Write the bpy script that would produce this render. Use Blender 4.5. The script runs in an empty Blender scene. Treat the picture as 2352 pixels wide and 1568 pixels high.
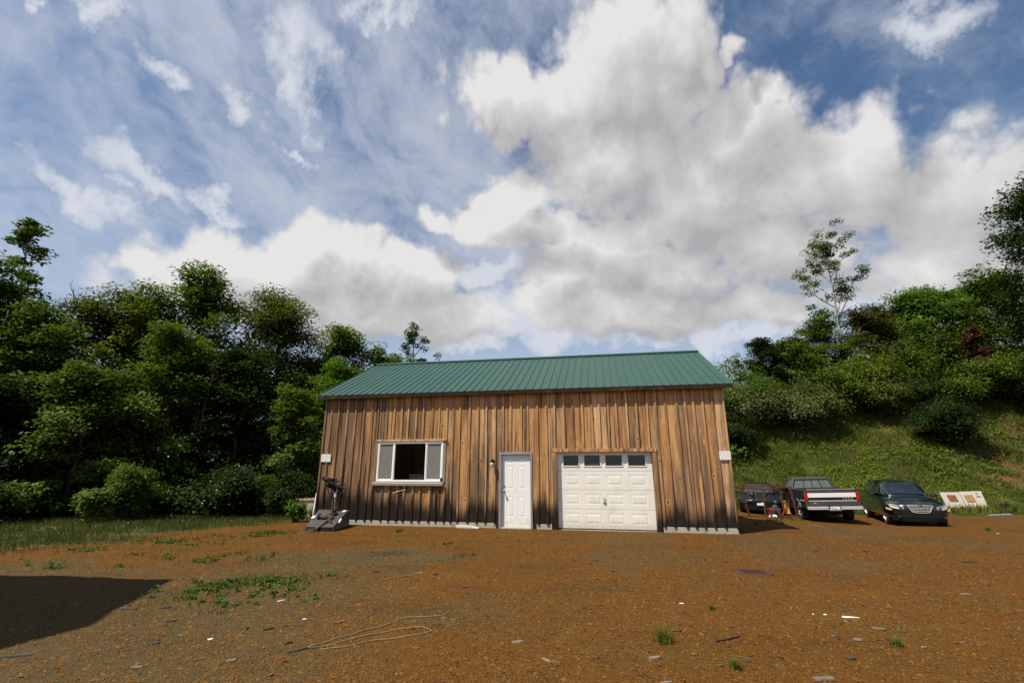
import bpy, bmesh, math, random
import numpy as np
from mathutils import Vector, Matrix

sc = bpy.context.scene
C = sc.collection
R = math.radians
RNG = np.random.default_rng(11)
random.seed(5)

# ------------------------------------------------------------------ camera
cam_data = bpy.data.cameras.new("camera")
cam_data.sensor_width = 36.0
cam_data.lens = 36.0 * 1055.0 / 2352.0
cam_data.clip_start = 0.05
cam_data.clip_end = 5000
cam = bpy.data.objects.new("camera", cam_data)
cam.location = (0, 0, 1.65)
cam.rotation_euler = (R(90 + 15.2), 0, 0)
C.objects.link(cam)
sc.camera = cam

# ------------------------------------------------------------------ light
SUN_EL = R(60)
SUN_XY = (-0.853, -0.524)                       # direction towards the sun
sun_dir = Vector((SUN_XY[0] * math.cos(SUN_EL), SUN_XY[1] * math.cos(SUN_EL), math.sin(SUN_EL)))
sd = bpy.data.lights.new("sun", 'SUN')
sd.energy = 4.6
sd.angle = R(0.5)
sd.color = (1.0, 0.925, 0.80)
so = bpy.data.objects.new("sun", sd)
so.rotation_euler = sun_dir.to_track_quat('Z', 'Y').to_euler()
so.location = (-20, -20, 40)
C.objects.link(so)
sc.view_settings.view_transform = 'Standard'
sc.view_settings.look = 'None'
sc.view_settings.gamma = 1.0
sc.view_settings.exposure = 0.45
sc.view_settings.use_curve_mapping = False
sc.cycles.max_bounces = 6
sc.cycles.diffuse_bounces = 3
sc.cycles.glossy_bounces = 3
sc.cycles.transmission_bounces = 4
sc.cycles.transparent_max_bounces = 12
sc.cycles.use_denoising = True
sc.cycles.caustics_reflective = False
sc.cycles.caustics_refractive = False

# ------------------------------------------------------------------ node helper
class NT:
    def __init__(self, tree):
        self.t = tree
        tree.nodes.clear()
    def n(self, typ, props=None, **ins):
        nd = self.t.nodes.new(typ)
        for k, v in (props or {}).items():
            setattr(nd, k, v)
        for k, v in ins.items():
            key = int(k[1:]) if k[0] == 'i' and k[1:].isdigit() else k.replace('_', ' ')
            self.set(nd.inputs[key], v)
        return nd
    def set(self, sock, v):
        if isinstance(v, bpy.types.NodeSocket):
            self.t.links.new(v, sock)
        elif isinstance(v, bpy.types.Node):
            self.t.links.new(v.outputs[0], sock)
        elif isinstance(v, (tuple, list)) and len(v) == 3 and sock.type == 'RGBA':
            sock.default_value = (*v, 1)
        else:
            sock.default_value = v
    def math(self, op, a, b=None, c=None, clamp=False):
        nd = self.t.nodes.new('ShaderNodeMath'); nd.operation = op; nd.use_clamp = clamp
        self.set(nd.inputs[0], a)
        if b is not None: self.set(nd.inputs[1], b)
        if c is not None: self.set(nd.inputs[2], c)
        return nd.outputs[0]
    def vmath(self, op, a, b=None, s=None):
        nd = self.t.nodes.new('ShaderNodeVectorMath'); nd.operation = op
        self.set(nd.inputs[0], a)
        if b is not None: self.set(nd.inputs[1], b)
        if s is not None: self.set(nd.inputs['Scale'], s)
        return nd.outputs['Value'] if op in ('LENGTH', 'DOT_PRODUCT', 'DISTANCE') else nd.outputs[0]
    def step(self, x, lo, hi):                      # smoothstep
        nd = self.t.nodes.new('ShaderNodeMapRange'); nd.interpolation_type = 'SMOOTHSTEP'
        self.set(nd.inputs['Value'], x); self.set(nd.inputs['From Min'], lo); self.set(nd.inputs['From Max'], hi)
        return nd.outputs[0]
    def mix(self, f, a, b, blend='MIX'):
        nd = self.t.nodes.new('ShaderNodeMix'); nd.data_type = 'RGBA'; nd.blend_type = blend
        self.set(nd.inputs['Factor'], f); self.set(nd.inputs[6], a); self.set(nd.inputs[7], b)
        return nd.outputs[2]
    def noise(self, vec, scale, detail=4, rough=0.55, col=False, dist=0.0):
        nd = self.n('ShaderNodeTexNoise', None, Vector=vec, Scale=scale, Detail=detail, Roughness=rough, Distortion=dist)
        return nd.outputs[1] if col else nd.outputs[0]
    def comb(self, x, y, z):
        return self.n('ShaderNodeCombineXYZ', None, X=x, Y=y, Z=z).outputs[0]
    def attr(self, name):
        return self.n('ShaderNodeAttribute', {'attribute_name': name}).outputs['Fac']

# ------------------------------------------------------------------ world: Nishita sky with procedural clouds
CUM = [[0.297, 0.756, 0.246, 0.153, -0.218], [0.05, 0.733, 0.238, 0.095, -0.085], [0.4, 0.806, 0.147, 0.104, -0.25], [0.522, 0.619, 0.16, 0.115, -0.307], [0.242, 0.633, 0.243, 0.117, -0.177], [0.425, 0.514, 0.261, 0.126, -0.249], [0.546, 0.406, 0.222, 0.09, -0.257], [0.321, 0.4, 0.222, 0.072, -0.158], [0.707, 0.492, 0.148, 0.108, -0.376], [0.82, 0.421, 0.132, 0.127, -0.407], [0.895, 0.396, 0.084, 0.093, -0.434], [0.817, 0.31, 0.131, 0.088, -0.32], [0.851, 0.259, 0.105, 0.058, -0.288], [0.036, 0.506, 0.176, 0.063, -0.052], [0.004, 0.572, 0.096, 0.053, -0.024], [-0.165, 0.518, 0.055, 0.035, 0.066], [-0.085, 0.508, 0.085, 0.045, 0.0], [0.333, 0.336, 0.244, 0.054, -0.145], [0.509, 0.312, 0.13, 0.05, -0.181], [0.249, 0.462, 0.151, 0.081, -0.131], [-0.45, 0.425, 0.085, 0.05, 0.1], [-0.62, 0.40, 0.07, 0.05, 0.1], [-0.53, 0.342, 0.259, 0.091, 0.14], [-0.596, 0.378, 0.116, 0.048, 0.207], [-0.371, 0.42, 0.123, 0.066, 0.12], [-0.226, 0.383, 0.149, 0.092, 0.053], [-0.155, 0.322, 0.189, 0.066, 0.018], [-0.721, 0.327, 0.05, 0.033, 0.253], [-0.361, 0.324, 0.256, 0.071, 0.074], [0.593, 0.506, 0.172, 0.117, -0.317],
       [0.25, 0.335, 0.283, 0.064, -0.122], [0.792, 0.289, 0.136, 0.069, -0.289], [0.116, 0.408, 0.129, 0.075, -0.066], [0.48, 0.746, 0.056, 0.084, -0.27], [-0.052, 0.741, 0.103, 0.054, 0.001], [0.538, 0.751, 0.036, 0.02, -0.3],
       [2.2, 0.5, 0.5, 0.15, 0], [-2.3, 0.45, 0.5, 0.14, 0], [3.0, 0.35, 0.4, 0.1, 0], [1.5, 0.35, 0.35, 0.12, -0.2], [-1.4, 0.3, 0.25, 0.06, 0]]
SOFT = [[-0.843, 0.671, 0.045, 0.032, -0.046], [-0.737, 0.648, 0.059, 0.035, -0.115], [-0.621, 0.622, 0.064, 0.046, -0.182], [-0.531, 0.753, 0.086, 0.111, 0.26], [-0.524, 0.595, 0.048, 0.021, -0.321], [0.869, 0.662, 0.081, 0.04, -0.547], [-0.642, 0.472, 0.079, 0.035, -0.289], [-0.745, 0.478, 0.096, 0.043, -0.368], [-0.931, 0.643, 0.028, 0.018, -0.028], [-0.346, 0.856, 0.148, 0.032, 0.138], [-0.508, 0.682, 0.056, 0.073, 0.251], [-0.813, 0.437, 0.117, 0.04, -0.401]]

LOW = [[0.073, 0.306, 0.211, 0.085, -0.051], [0.398, 0.28, 0.247, 0.048, -0.143], [0.648, 0.279, 0.102, 0.046, -0.211], [0.761, 0.269, 0.125, 0.056, -0.255], [-0.075, 0.278, 0.148, 0.047, 0.0], [-0.057, 0.419, 0.123, 0.056, -0.002], [0.157, 0.433, 0.089, 0.055, -0.077]]

def blob_max(t, vec, blobs, gain=1.0):
    acc = None
    for a, e, ra, rb, rot in blobs:
        mp = t.n('ShaderNodeMapping', {'vector_type': 'TEXTURE'}, Vector=vec)
        mp.inputs['Location'].default_value = (a, e, 0)
        mp.inputs['Rotation'].default_value = (0, 0, rot)
        mp.inputs['Scale'].default_value = (ra * 1.35, rb * 1.35, 1)
        g = t.n('ShaderNodeTexGradient', {'gradient_type': 'SPHERICAL'}, Vector=mp.outputs[0]).outputs['Fac']
        acc = g if acc is None else t.math('MAXIMUM', acc, g)
    return acc

def cloud_group():
    g = bpy.data.node_groups.new("cloud_density", 'ShaderNodeTree')
    g.interface.new_socket("Vector", in_out='INPUT', socket_type='NodeSocketVector')
    g.interface.new_socket("Density", in_out='OUTPUT', socket_type='NodeSocketFloat'); g.interface.new_socket("Body", in_out='OUTPUT', socket_type='NodeSocketFloat')
    t = NT(g)
    gi = g.nodes.new('NodeGroupInput'); go = g.nodes.new('NodeGroupOutput')
    v = gi.outputs[0]
    w = t.vmath('SCALE', t.vmath('SUBTRACT', t.noise(v, 6.0, 4, 0.55, col=True), (0.5, 0.5, 0.5)), s=0.15)
    b = blob_max(t, t.vmath('MULTIPLY', t.vmath('ADD', v, w), (1, 1, 0)), CUM)
    w2 = t.vmath('ADD', v, t.vmath('SCALE', t.vmath('SUBTRACT', t.noise(v, 22.0, 3, 0.5, col=True), (0.5, 0.5, 0.5)), s=0.03))
    n1 = t.noise(v, 9.0, 11, 0.60)
    vo = t.n('ShaderNodeTexVoronoi', {'feature': 'F1'}, Vector=w2, Scale=15.0)
    vo2 = t.n('ShaderNodeTexVoronoi', {'feature': 'F1'}, Vector=w2, Scale=36.0)
    vo3 = t.n('ShaderNodeTexVoronoi', {'feature': 'F1'}, Vector=w2, Scale=80.0)
    puff = t.math('SUBTRACT', 0.40, vo.outputs['Distance'])
    puff = t.math('ADD', puff, t.math('MULTIPLY', t.math('SUBTRACT', 0.40, vo2.outputs['Distance']), 0.5))
    puff = t.math('ADD', puff, t.math('MULTIPLY', t.math('SUBTRACT', 0.40, vo3.outputs['Distance']), 0.22))
    d = t.math('ADD', b, t.math('MULTIPLY', t.math('SUBTRACT', n1, 0.5), 0.62))
    d = t.math('ADD', d, t.math('MULTIPLY', puff, 0.30))
    t.set(go.inputs[0], d); t.set(go.inputs[1], b)
    return g

world = bpy.data.worlds.new("World")
sc.world = world
world.use_nodes = True
t = NT(world.node_tree)
sky = t.n('ShaderNodeTexSky', {'sky_type': 'NISHITA', 'sun_disc': False, 'sun_elevation': SUN_EL,
                               'sun_rotation': math.atan2(SUN_XY[0], SUN_XY[1]), 'altitude': 100.0,
                               'air_density': 1.0, 'dust_density': 0.3, 'ozone_density': 1.6})
d0 = t.n('ShaderNodeTexCoord').outputs['Generated']
sx = t.n('ShaderNodeSeparateXYZ', None, Vector=d0)
az = t.math('ARCTAN2', sx.outputs['X'], sx.outputs['Y'])
el = t.math('ARCSINE', sx.outputs['Z'])
v = t.comb(az, el, 0.37)
cg = cloud_group()
def dens(vec):
    nd = t.t.nodes.new('ShaderNodeGroup'); nd.node_tree = cg
    t.set(nd.inputs[0], vec)
    return nd.outputs
D0, _b0 = dens(v)
D1, B1 = dens(t.vmath('ADD', v, (-0.045, 0.075, 0)))
mask = t.step(D0, 0.14, 0.50)
relief = t.math('MULTIPLY', t.math('SUBTRACT', D0, D1), 0.75)
thick = t.step(B1, 0.06, 0.66)
lo = t.noise(t.vmath('MULTIPLY', t.n('ShaderNodeMapping', None, Vector=v, Rotation=(0, 0, -0.5)).outputs[0], (4.0, 8.0, 1.0)), 1.0, 6, 0.5)
b = t.math('SUBTRACT', 0.93, t.math('MULTIPLY', thick, 0.60))
b = t.math('ADD', t.math('ADD', b, relief), t.math('MULTIPLY', t.math('SUBTRACT', t.noise(v, 12.0, 8, 0.55), 0.5), 0.5))
b = t.math('ADD', b, t.math('MULTIPLY', t.math('SUBTRACT', lo, 0.5), 0.6))
b = t.math('MINIMUM', t.math('MAXIMUM', b, 0.0), 1.0)
cloud_col = t.mix(b, (0.335, 0.335, 0.345), (0.635, 0.622, 0.615))
# thin high cloud: rippled veils and soft tufts
qv = t.vmath('ADD', v, t.vmath('SCALE', t.vmath('SUBTRACT', t.noise(v, 3.0, 5, 0.6, col=True), (0.5, 0.5, 0.5)), s=0.22))
sv = t.vmath('MULTIPLY', t.n('ShaderNodeMapping', None, Vector=qv, Rotation=(0, 0, 0.5)).outputs[0], (3.2, 5.4, 1.0))
ci = t.noise(sv, 1.3, 12, 0.60)
rip = t.noise(t.vmath('MULTIPLY', qv, (7.0, 30.0, 1.0)), 1.0, 5, 0.6)
big = t.noise(v, 2.6, 3, 0.5)
cs_ = t.math('ADD', t.math('MULTIPLY', ci, 0.85), t.math('MULTIPLY', big, 0.40))
left = t.math('SUBTRACT', t.math('MULTIPLY', t.step(az, 0.15, -0.45), 0.07), t.math('MULTIPLY', t.step(az, 0.3, 0.7), 0.07))
cs_ = t.math('ADD', cs_, t.math('ADD', t.math('MULTIPLY', t.math('SUBTRACT', rip, 0.5), 0.14), left))
cir = t.step(cs_, 0.45, 0.86)
wv = t.vmath('ADD', v, t.vmath('SCALE', t.vmath('SUBTRACT', t.noise(v, 8.0, 6, 0.62, col=True), (0.5, 0.5, 0.5)), s=0.24))
sb = blob_max(t, t.vmath('MULTIPLY', wv, (1, 1, 0)), SOFT)
soft = t.step(t.math('ADD', sb, t.math('MULTIPLY', t.math('SUBTRACT', t.noise(v, 11.0, 10, 0.62), 0.5), 1.1)), 0.0, 1.0)
lowb = blob_max(t, t.vmath('MULTIPLY', wv, (1, 1, 0)), LOW)
low = t.step(t.math('ADD', lowb, t.math('MULTIPLY', t.math('SUBTRACT', t.noise(v, 10.0, 9, 0.6), 0.5), 0.9)), 0.0, 0.75)
thin = t.math('MAXIMUM', t.math('MULTIPLY', cir, 0.62), t.math('MULTIPLY', soft, 0.95))
thin = t.math('MAXIMUM', thin, t.math('MULTIPLY', low, 0.92))
hz = t.step(el, 0.55, 0.08)
thin = t.math('MAXIMUM', thin, t.math('MULTIPLY', hz, 0.58))
bg_sky = t.n('ShaderNodeBackground', None, Color=t.mix(1.0, sky.outputs[0], (0.82, 0.97, 1.06), 'MULTIPLY'), Strength=0.076)
bg_thin = t.n('ShaderNodeBackground', None, Color=(0.50, 0.52, 0.57), Strength=1.0)
bg_cl = t.n('ShaderNodeBackground', None, Color=cloud_col, Strength=0.92)
m1 = t.n('ShaderNodeMixShader', None, i0=thin, i1=bg_sky, i2=bg_thin)
m2 = t.n('ShaderNodeMixShader', None, i0=mask, i1=m1, i2=bg_cl)
t.n('ShaderNodeOutputWorld', None, Surface=m2)
world.cycles.sampling_method = 'MANUAL'
world.cycles.sample_map_resolution = 256

# ------------------------------------------------------------------ tags
def tag(o, label=None, cat=None, group=None, kind=None):
    if label: o['label'] = label
    if cat: o['category'] = cat
    if group: o['group'] = group
    if kind: o['kind'] = kind
    return o

def empty(name, loc, rz=0.0, label=None, cat=None, group=None):
    o = bpy.data.objects.new(name, None)
    o.empty_display_size = 0.2
    o.location = loc
    o.rotation_euler = (0, 0, rz)
    C.objects.link(o)
    return tag(o, label, cat, group)

# ------------------------------------------------------------------ mesh builder
class MB:
    def __init__(self):
        self.v, self.f, self.r = [], [], []
        self.rnd = 0.0
    def add(self, vs, fs):
        k = len(self.v)
        self.v += [tuple(p) for p in vs]
        for q in fs:
            self.f.append(tuple(i + k for i in q)); self.r.append(self.rnd)
        return self
    def box(self, x0, x1, y0, y1, z0, z1):
        vs = [(x0, y0, z0), (x1, y0, z0), (x1, y1, z0), (x0, y1, z0), (x0, y0, z1), (x1, y0, z1), (x1, y1, z1), (x0, y1, z1)]
        return self.add(vs, [(0, 3, 2, 1), (4, 5, 6, 7), (0, 1, 5, 4), (1, 2, 6, 5), (2, 3, 7, 6), (3, 0, 4, 7)])
    def hexa(self, b, t):                       # bottom quad, top quad (both ccw from above)
        return self.add(list(b) + list(t), [(0, 3, 2, 1), (4, 5, 6, 7), (0, 1, 5, 4), (1, 2, 6, 5), (2, 3, 7, 6), (3, 0, 4, 7)])
    def tube(self, pts, rad, n=6, cap=True):
        pts = [Vector(p) for p in pts]
        if not hasattr(rad, '__len__'): rad = [rad] * len(pts)
        vs, fs = [], []
        up = None
        for i, p in enumerate(pts):
            d = (pts[min(i + 1, len(pts) - 1)] - pts[max(i - 1, 0)]).normalized()
            if up is None:
                up = d.orthogonal().normalized()
            a = (up - d * up.dot(d))
            a = a.normalized() if a.length > 1e-5 else d.orthogonal().normalized()
            up = a; b = d.cross(a)
            for k in range(n):
                an = 2 * math.pi * k / n
                vs.append(p + (a * math.cos(an) + b * math.sin(an)) * rad[i])
        for i in range(len(pts) - 1):
            for k in range(n):
                k2 = (k + 1) % n
                fs.append((i * n + k, i * n + k2, (i + 1) * n + k2, (i + 1) * n + k))
        if cap:
            fs.append(tuple(range(n - 1, -1, -1))); fs.append(tuple((len(pts) - 1) * n + k for k in range(n)))
        return self.add(vs, fs)
    def bar(self, p, q, w, h=None):             # square bar between two points
        p, q = Vector(p), Vector(q); h = h or w
        d = (q - p).normalized()
        a = d.cross(Vector((0, 0, 1)))
        a = a.normalized() if a.length > 1e-3 else Vector((1, 0, 0))
        b = a.cross(d)
        c = [(-1, -1), (1, -1), (1, 1), (-1, 1)]
        return self.hexa([p + a * (s * w / 2) + b * (k * h / 2) for s, k in c], [q + a * (s * w / 2) + b * (k * h / 2) for s, k in c])
    def lathe(self, prof, n=20, axis='Z', org=(0, 0, 0)):
        vs, fs = [], []
        for r, z in prof:
            for k in range(n):
                a = 2 * math.pi * k / n
                c, s = r * math.cos(a), r * math.sin(a)
                p = {'Z': (c, s, z), 'Y': (c, z, s), 'X': (z, c, s)}[axis]
                vs.append((p[0] + org[0], p[1] + org[1], p[2] + org[2]))
        m = len(prof)
        for i in range(m - 1):
            for k in range(n):
                k2 = (k + 1) % n
                fs.append((i * n + k, i * n + k2, (i + 1) * n + k2, (i + 1) * n + k))
        fs.append(tuple(range(n - 1, -1, -1))); fs.append(tuple((m - 1) * n + k for k in range(n)))
        return self.add(vs, fs)
    def prism(self, poly, ext):                 # closed polygon extruded along vector
        m = len(poly); e = Vector(ext)
        vs = [Vector(p) for p in poly] + [Vector(p) + e for p in poly]
        fs = [tuple(range(m - 1, -1, -1)), tuple(range(m, 2 * m))]
        fs += [(i, (i + 1) % m, m + (i + 1) % m, m + i) for i in range(m)]
        return self.add(vs, fs)
    def build(self, name, mat, parent=None, smooth=False, bevel=0.0, seg=2, subsurf=0, fix=True):
        me = bpy.data.meshes.new(name)
        me.from_pydata(self.v, [], self.f)
        at = me.attributes.new('rnd', 'FLOAT', 'FACE')
        at.data.foreach_set('value', np.array(self.r, dtype=np.float32))
        if fix:
            bm = bmesh.new(); bm.from_mesh(me)
            bmesh.ops.recalc_face_normals(bm, faces=bm.faces)
            bm.to_mesh(me); bm.free()
        if mat: me.materials.append(mat)
        o = bpy.data.objects.new(name, me)
        C.objects.link(o)
        if parent: o.parent = parent
        if smooth:
            me.polygons.foreach_set('use_smooth', [True] * len(me.polygons))
        if bevel:
            m = o.modifiers.new('bevel', 'BEVEL'); m.width = bevel; m.segments = seg; m.limit_method = 'ANGLE'; m.angle_limit = R(35)
        if subsurf:
            m = o.modifiers.new('subsurf', 'SUBSURF'); m.levels = subsurf; m.render_levels = subsurf
        return o

def np_mesh(name, verts, faces, mat, rnd=None, parent=None, smooth=False):
    """verts (n,3) faces (m,k) arrays"""
    me = bpy.data.meshes.new(name)
    n, (m, k) = len(verts), faces.shape
    me.vertices.add(n); me.vertices.foreach_set('co', np.ascontiguousarray(verts, dtype=np.float32).ravel())
    me.loops.add(m * k); me.loops.foreach_set('vertex_index', np.ascontiguousarray(faces, dtype=np.int32).ravel())
    me.polygons.add(m)
    me.polygons.foreach_set('loop_start', np.arange(0, m * k, k, dtype=np.int32))
    me.polygons.foreach_set('loop_total', np.full(m, k, dtype=np.int32))
    if smooth: me.polygons.foreach_set('use_smooth', np.ones(m, dtype=bool))
    me.update(calc_edges=True)
    if rnd is not None:
        at = me.attributes.new('rnd', 'FLOAT', 'FACE')
        at.data.foreach_set('value', np.asarray(rnd, dtype=np.float32))
    if mat: me.materials.append(mat)
    o = bpy.data.objects.new(name, me)
    C.objects.link(o)
    if parent: o.parent = parent
    return o

# ------------------------------------------------------------------ materials
def new_mat(name):
    m = bpy.data.materials.new(name)
    m.use_nodes = True
    return m, NT(m.node_tree)

def out(t, shader):
    t.n('ShaderNodeOutputMaterial', None, Surface=shader)

def plain(name, col, rough=0.6, metal=0.0, var=0.25, scale=6.0, coat=0.0, spec=0.5, bump=0.0, dirt=None, splash=0.0):
    m, t = new_mat(name)
    co = t.n('ShaderNodeTexCoord').outputs['Object']
    n = t.noise(co, scale, 6, 0.6)
    c = t.mix(n, tuple(x * (1 - var) for x in col), tuple(min(1, x * (1 + var)) for x in col))
    if splash:
        z_ = t.n('ShaderNodeSeparateXYZ', None, Vector=co).outputs['Z']
        zz = t.math('ADD', z_, t.math('MULTIPLY', t.math('SUBTRACT', t.noise(co, 14.0, 6, 0.7), 0.5), 0.5))
        c = t.mix(t.math('MULTIPLY', t.step(zz, 0.30, -0.05), splash), c, (0.30, 0.20, 0.11))
        c = t.mix(t.math('MULTIPLY', t.step(t.noise(t.vmath('MULTIPLY', co, (30, 30, 4)), 1.0, 4, 0.6), 0.66, 0.78), 0.35), c, (0.45, 0.42, 0.36))
    if dirt:
        c = t.mix(t.math('MULTIPLY', t.step(t.noise(co, scale * 0.6, 7, 0.65), 0.5, 0.72), dirt[1]), c, dirt[0])
    p = t.n('ShaderNodeBsdfPrincipled', None, Base_Color=c, Roughness=t.math('ADD', rough - 0.08, t.math('MULTIPLY', n, 0.16)), Metallic=metal)
    p.inputs['Specular IOR Level'].default_value = spec
    p.inputs['Coat Weight'].default_value = coat
    p.inputs['Coat Roughness'].default_value = 0.06
    if bump:
        t.set(p.inputs['Normal'], t.n('ShaderNodeBump', None, Height=t.noise(co, scale * 8, 5, 0.6), Strength=bump, Distance=0.02))
    out(t, p)
    return m

def wood_mat(name, stain=1.0, trim=False):
    m, t = new_mat(name)
    co = t.n('ShaderNodeTexCoord').outputs['Object']
    s = t.n('ShaderNodeSeparateXYZ', None, Vector=co)
    X, Y, Z = s.outputs
    r = t.attr('rnd')
    off = t.math('MULTIPLY', r, 53.0)
    if trim:                                     # grain follows both axes weakly
        gv = t.comb(t.math('ADD', t.math('MULTIPLY', X, 5.0), off), t.math('MULTIPLY', Y, 9.0), t.math('MULTIPLY', Z, 22.0))
    else:
        gv = t.comb(t.math('ADD', t.math('MULTIPLY', X, 9.0), off), t.math('MULTIPLY', Y, 9.0), t.math('MULTIPLY', Z, 0.55))
    g1 = t.noise(gv, 1.0, 7, 0.62, dist=0.35)
    g2 = t.noise(t.vmath('SCALE', gv, s=5.0), 1.0, 4, 0.6)
    r2 = t.math('FRACT', t.math('MULTIPLY', r, 7.31)); r3 = t.math('FRACT', t.math('MULTIPLY', r, 23.7))
    base = t.mix(r2, (0.67, 0.40, 0.185), (0.49, 0.25, 0.096))
    base = t.mix(t.math('MULTIPLY', t.step(r3, 0.62, 0.95), 0.7), base, (0.30, 0.185, 0.11))
    base = t.mix(t.math('MULTIPLY', t.step(r3, 0.30, 0.05), 0.5), base, (0.74, 0.50, 0.29))
    base = t.mix(t.math('MULTIPLY', t.step(g1, 0.46, 0.68), 0.75), base, (0.20, 0.10, 0.05))
    base = t.mix(t.math('MULTIPLY', t.step(g1, 0.46, 0.28), 0.45), base, (0.78, 0.52, 0.29))
    base = t.mix(t.math('MULTIPLY', t.step(g2, 0.45, 0.75), 0.45), base, (0.16, 0.085, 0.045))
    # knots
    kv = t.comb(t.math('ADD', t.math('MULTIPLY', X, 5.0), off), t.math('MULTIPLY', Y, 2.0), t.math('MULTIPLY', Z, 2.6))
    vo = t.n('ShaderNodeTexVoronoi', None, Vector=kv, Scale=1.0, Randomness=1.0)
    kd = vo.outputs['Distance']
    kg = t.step(t.n('ShaderNodeSeparateColor', None, Color=vo.outputs['Color']).outputs[1], 0.35, 0.75)
    kd = t.math('ADD', kd, t.math('MULTIPLY', t.math('SUBTRACT', 1.0, kg), 0.25))
    kd = t.math('ADD', kd, t.math('MULTIPLY', t.math('SUBTRACT', g2, 0.5), 0.12))
    base = t.mix(t.math('MULTIPLY', t.step(kd, 0.30, 0.14), 0.45), base, (0.74, 0.44, 0.21))
    base = t.mix(t.math('MULTIPLY', t.step(kd, 0.15, 0.08), 0.9), base, (0.10, 0.042, 0.02))
    # weathering: grey streaks, stronger towards the left end and low down
    wv = t.comb(t.math('ADD', t.math('MULTIPLY', X, 4.0), off), 0.0, t.math('MULTIPLY', Z, 0.42))
    wn = t.noise(wv, 1.0, 5, 0.6)
    lf = t.math('ADD', t.math('MULTIPLY', t.step(X, -7.0, -11.5), 0.10), t.math('MULTIPLY', t.step(Z, 2.9, 0.8), 0.08))
    weath = t.step(t.math('ADD', wn, lf), 0.49, 0.66)
    base = t.mix(t.math('MULTIPLY', weath, 0.75 * stain), base, (0.125, 0.085, 0.058))
    # black mildew rising from the ground line, different on every board
    hn = t.math('ADD', t.math('MULTIPLY', wn, 1.0), t.math('MULTIPLY', t.math('SUBTRACT', r, 0.5), 0.75))
    lift = t.math('MULTIPLY', t.step(X, -6.5, -11.0), 0.42)
    zz = t.math('SUBTRACT', t.math('SUBTRACT', Z, t.math('MULTIPLY', hn, 0.62)), lift)
    blk = t.step(zz, 0.50, -0.02)
    base = t.mix(t.math('MULTIPLY', blk, 0.95 * stain), base, (0.012, 0.0105, 0.010))
    # dark runs beside the battens on some boards
    rn = t.noise(t.comb(t.math('ADD', t.math('MULTIPLY', X, 13.0), t.math('MULTIPLY', off, 1.7)), 3.3, t.math('MULTIPLY', Z, 0.28)), 1.0, 3, 0.5)
    base = t.mix(t.math('MULTIPLY', t.step(rn, 0.565, 0.66), 0.85 * stain), base, (0.03, 0.023, 0.02))
    p = t.n('ShaderNodeBsdfPrincipled', None, Base_Color=base, Roughness=0.75)
    p.inputs['Specular IOR Level'].default_value = 0.08
    t.set(p.inputs['Normal'], t.n('ShaderNodeBump', None, Height=t.math('ADD', g1, t.math('MULTIPLY', g2, 0.6)), Strength=0.35, Distance=0.012))
    out(t, p)
    return m

def leaf_mat(name, dark, light, trans=0.34, rough=0.6):
    m, t = new_mat(name)
    r = t.attr('rnd')
    n = t.noise(t.n('ShaderNodeTexCoord').outputs['Object'], 0.8, 3, 0.5)
    c = t.mix(t.math('ADD', t.math('MULTIPLY', r, 0.65), t.math('MULTIPLY', t.step(n, 0.3, 0.7), 0.35)), dark, light)
    p = t.n('ShaderNodeBsdfPrincipled', None, Base_Color=c, Roughness=rough)
    p.inputs['Specular IOR Level'].default_value = 0.18
    tr = t.n('ShaderNodeBsdfTranslucent', None, Color=t.mix(1.0, c, (1.1, 1.25, 0.6), 'MULTIPLY'))
    out(t, t.n('ShaderNodeMixShader', None, i0=trans, i1=p, i2=tr))
    return m

def bark_mat(name, a, b):
    m, t = new_mat(name)
    co = t.n('ShaderNodeTexCoord').outputs['Object']
    n = t.noise(t.vmath('MULTIPLY', co, (6, 6, 1.5)), 2.0, 6, 0.65)
    p = t.n('ShaderNodeBsdfPrincipled', None, Base_Color=t.mix(t.step(n, 0.4, 0.62), a, b), Roughness=0.85)
    t.set(p.inputs['Normal'], t.n('ShaderNodeBump', None, Height=n, Strength=0.6, Distance=0.03))
    out(t, p)
    return m

def glass_mat(name, tint=(0.75, 0.8, 0.8), extra=0.0, ior=1.5):
    m, t = new_mat(name)
    fr = t.n('ShaderNodeFresnel', None, IOR=ior).outputs[0]
    fr = t.math('MINIMUM', t.math('ADD', fr, extra), 1.0)
    tr = t.n('ShaderNodeBsdfTransparent', None, Color=tint)
    gl = t.n('ShaderNodeBsdfGlossy', None, Color=(.6, .6, .6), Roughness=0.03)
    out(t, t.n('ShaderNodeMixShader', None, i0=fr, i1=tr, i2=gl))
    return m

M = {}
M['siding'] = wood_mat('weathered_siding')
M['trimwood'] = wood_mat('weathered_trim', 0.55, True)
M['greytrim'] = plain('grey_weathered_wood', (0.26, 0.23, 0.20), 0.8, var=0.4, scale=9, bump=0.3)
M['darkwood'] = plain('dark_old_wood', (0.038, 0.024, 0.016), 0.9, var=0.6, scale=4, bump=0.3, spec=.06, dirt=((.16, .10, .06), .6))
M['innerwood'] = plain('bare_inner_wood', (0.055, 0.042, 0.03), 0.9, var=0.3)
M['concrete'] = plain('concrete', (0.42, 0.39, 0.31), 0.9, var=0.15, scale=5, bump=0.3, dirt=((0.12, 0.09, 0.06), 0.6))
M['white'] = plain('white_paint', (0.87, 0.865, 0.84), 0.42, var=0.025, scale=3, dirt=((0.58, 0.55, 0.48), 0.25), splash=.45)
M['cream'] = plain('off_white_paint', (0.84, 0.81, 0.74), 0.45, var=0.03, scale=4, dirt=((0.50, 0.46, 0.38), 0.28), splash=.5)
M['vinyl'] = plain('white_vinyl', (0.90, 0.895, 0.88), 0.35, var=0.02)
M['board'] = plain('white_board', (0.78, 0.77, 0.75), 0.5, var=0.04)
M['chrome'] = plain('chrome', (0.72, 0.72, 0.73), 0.16, 1.0, var=0.08)
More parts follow.
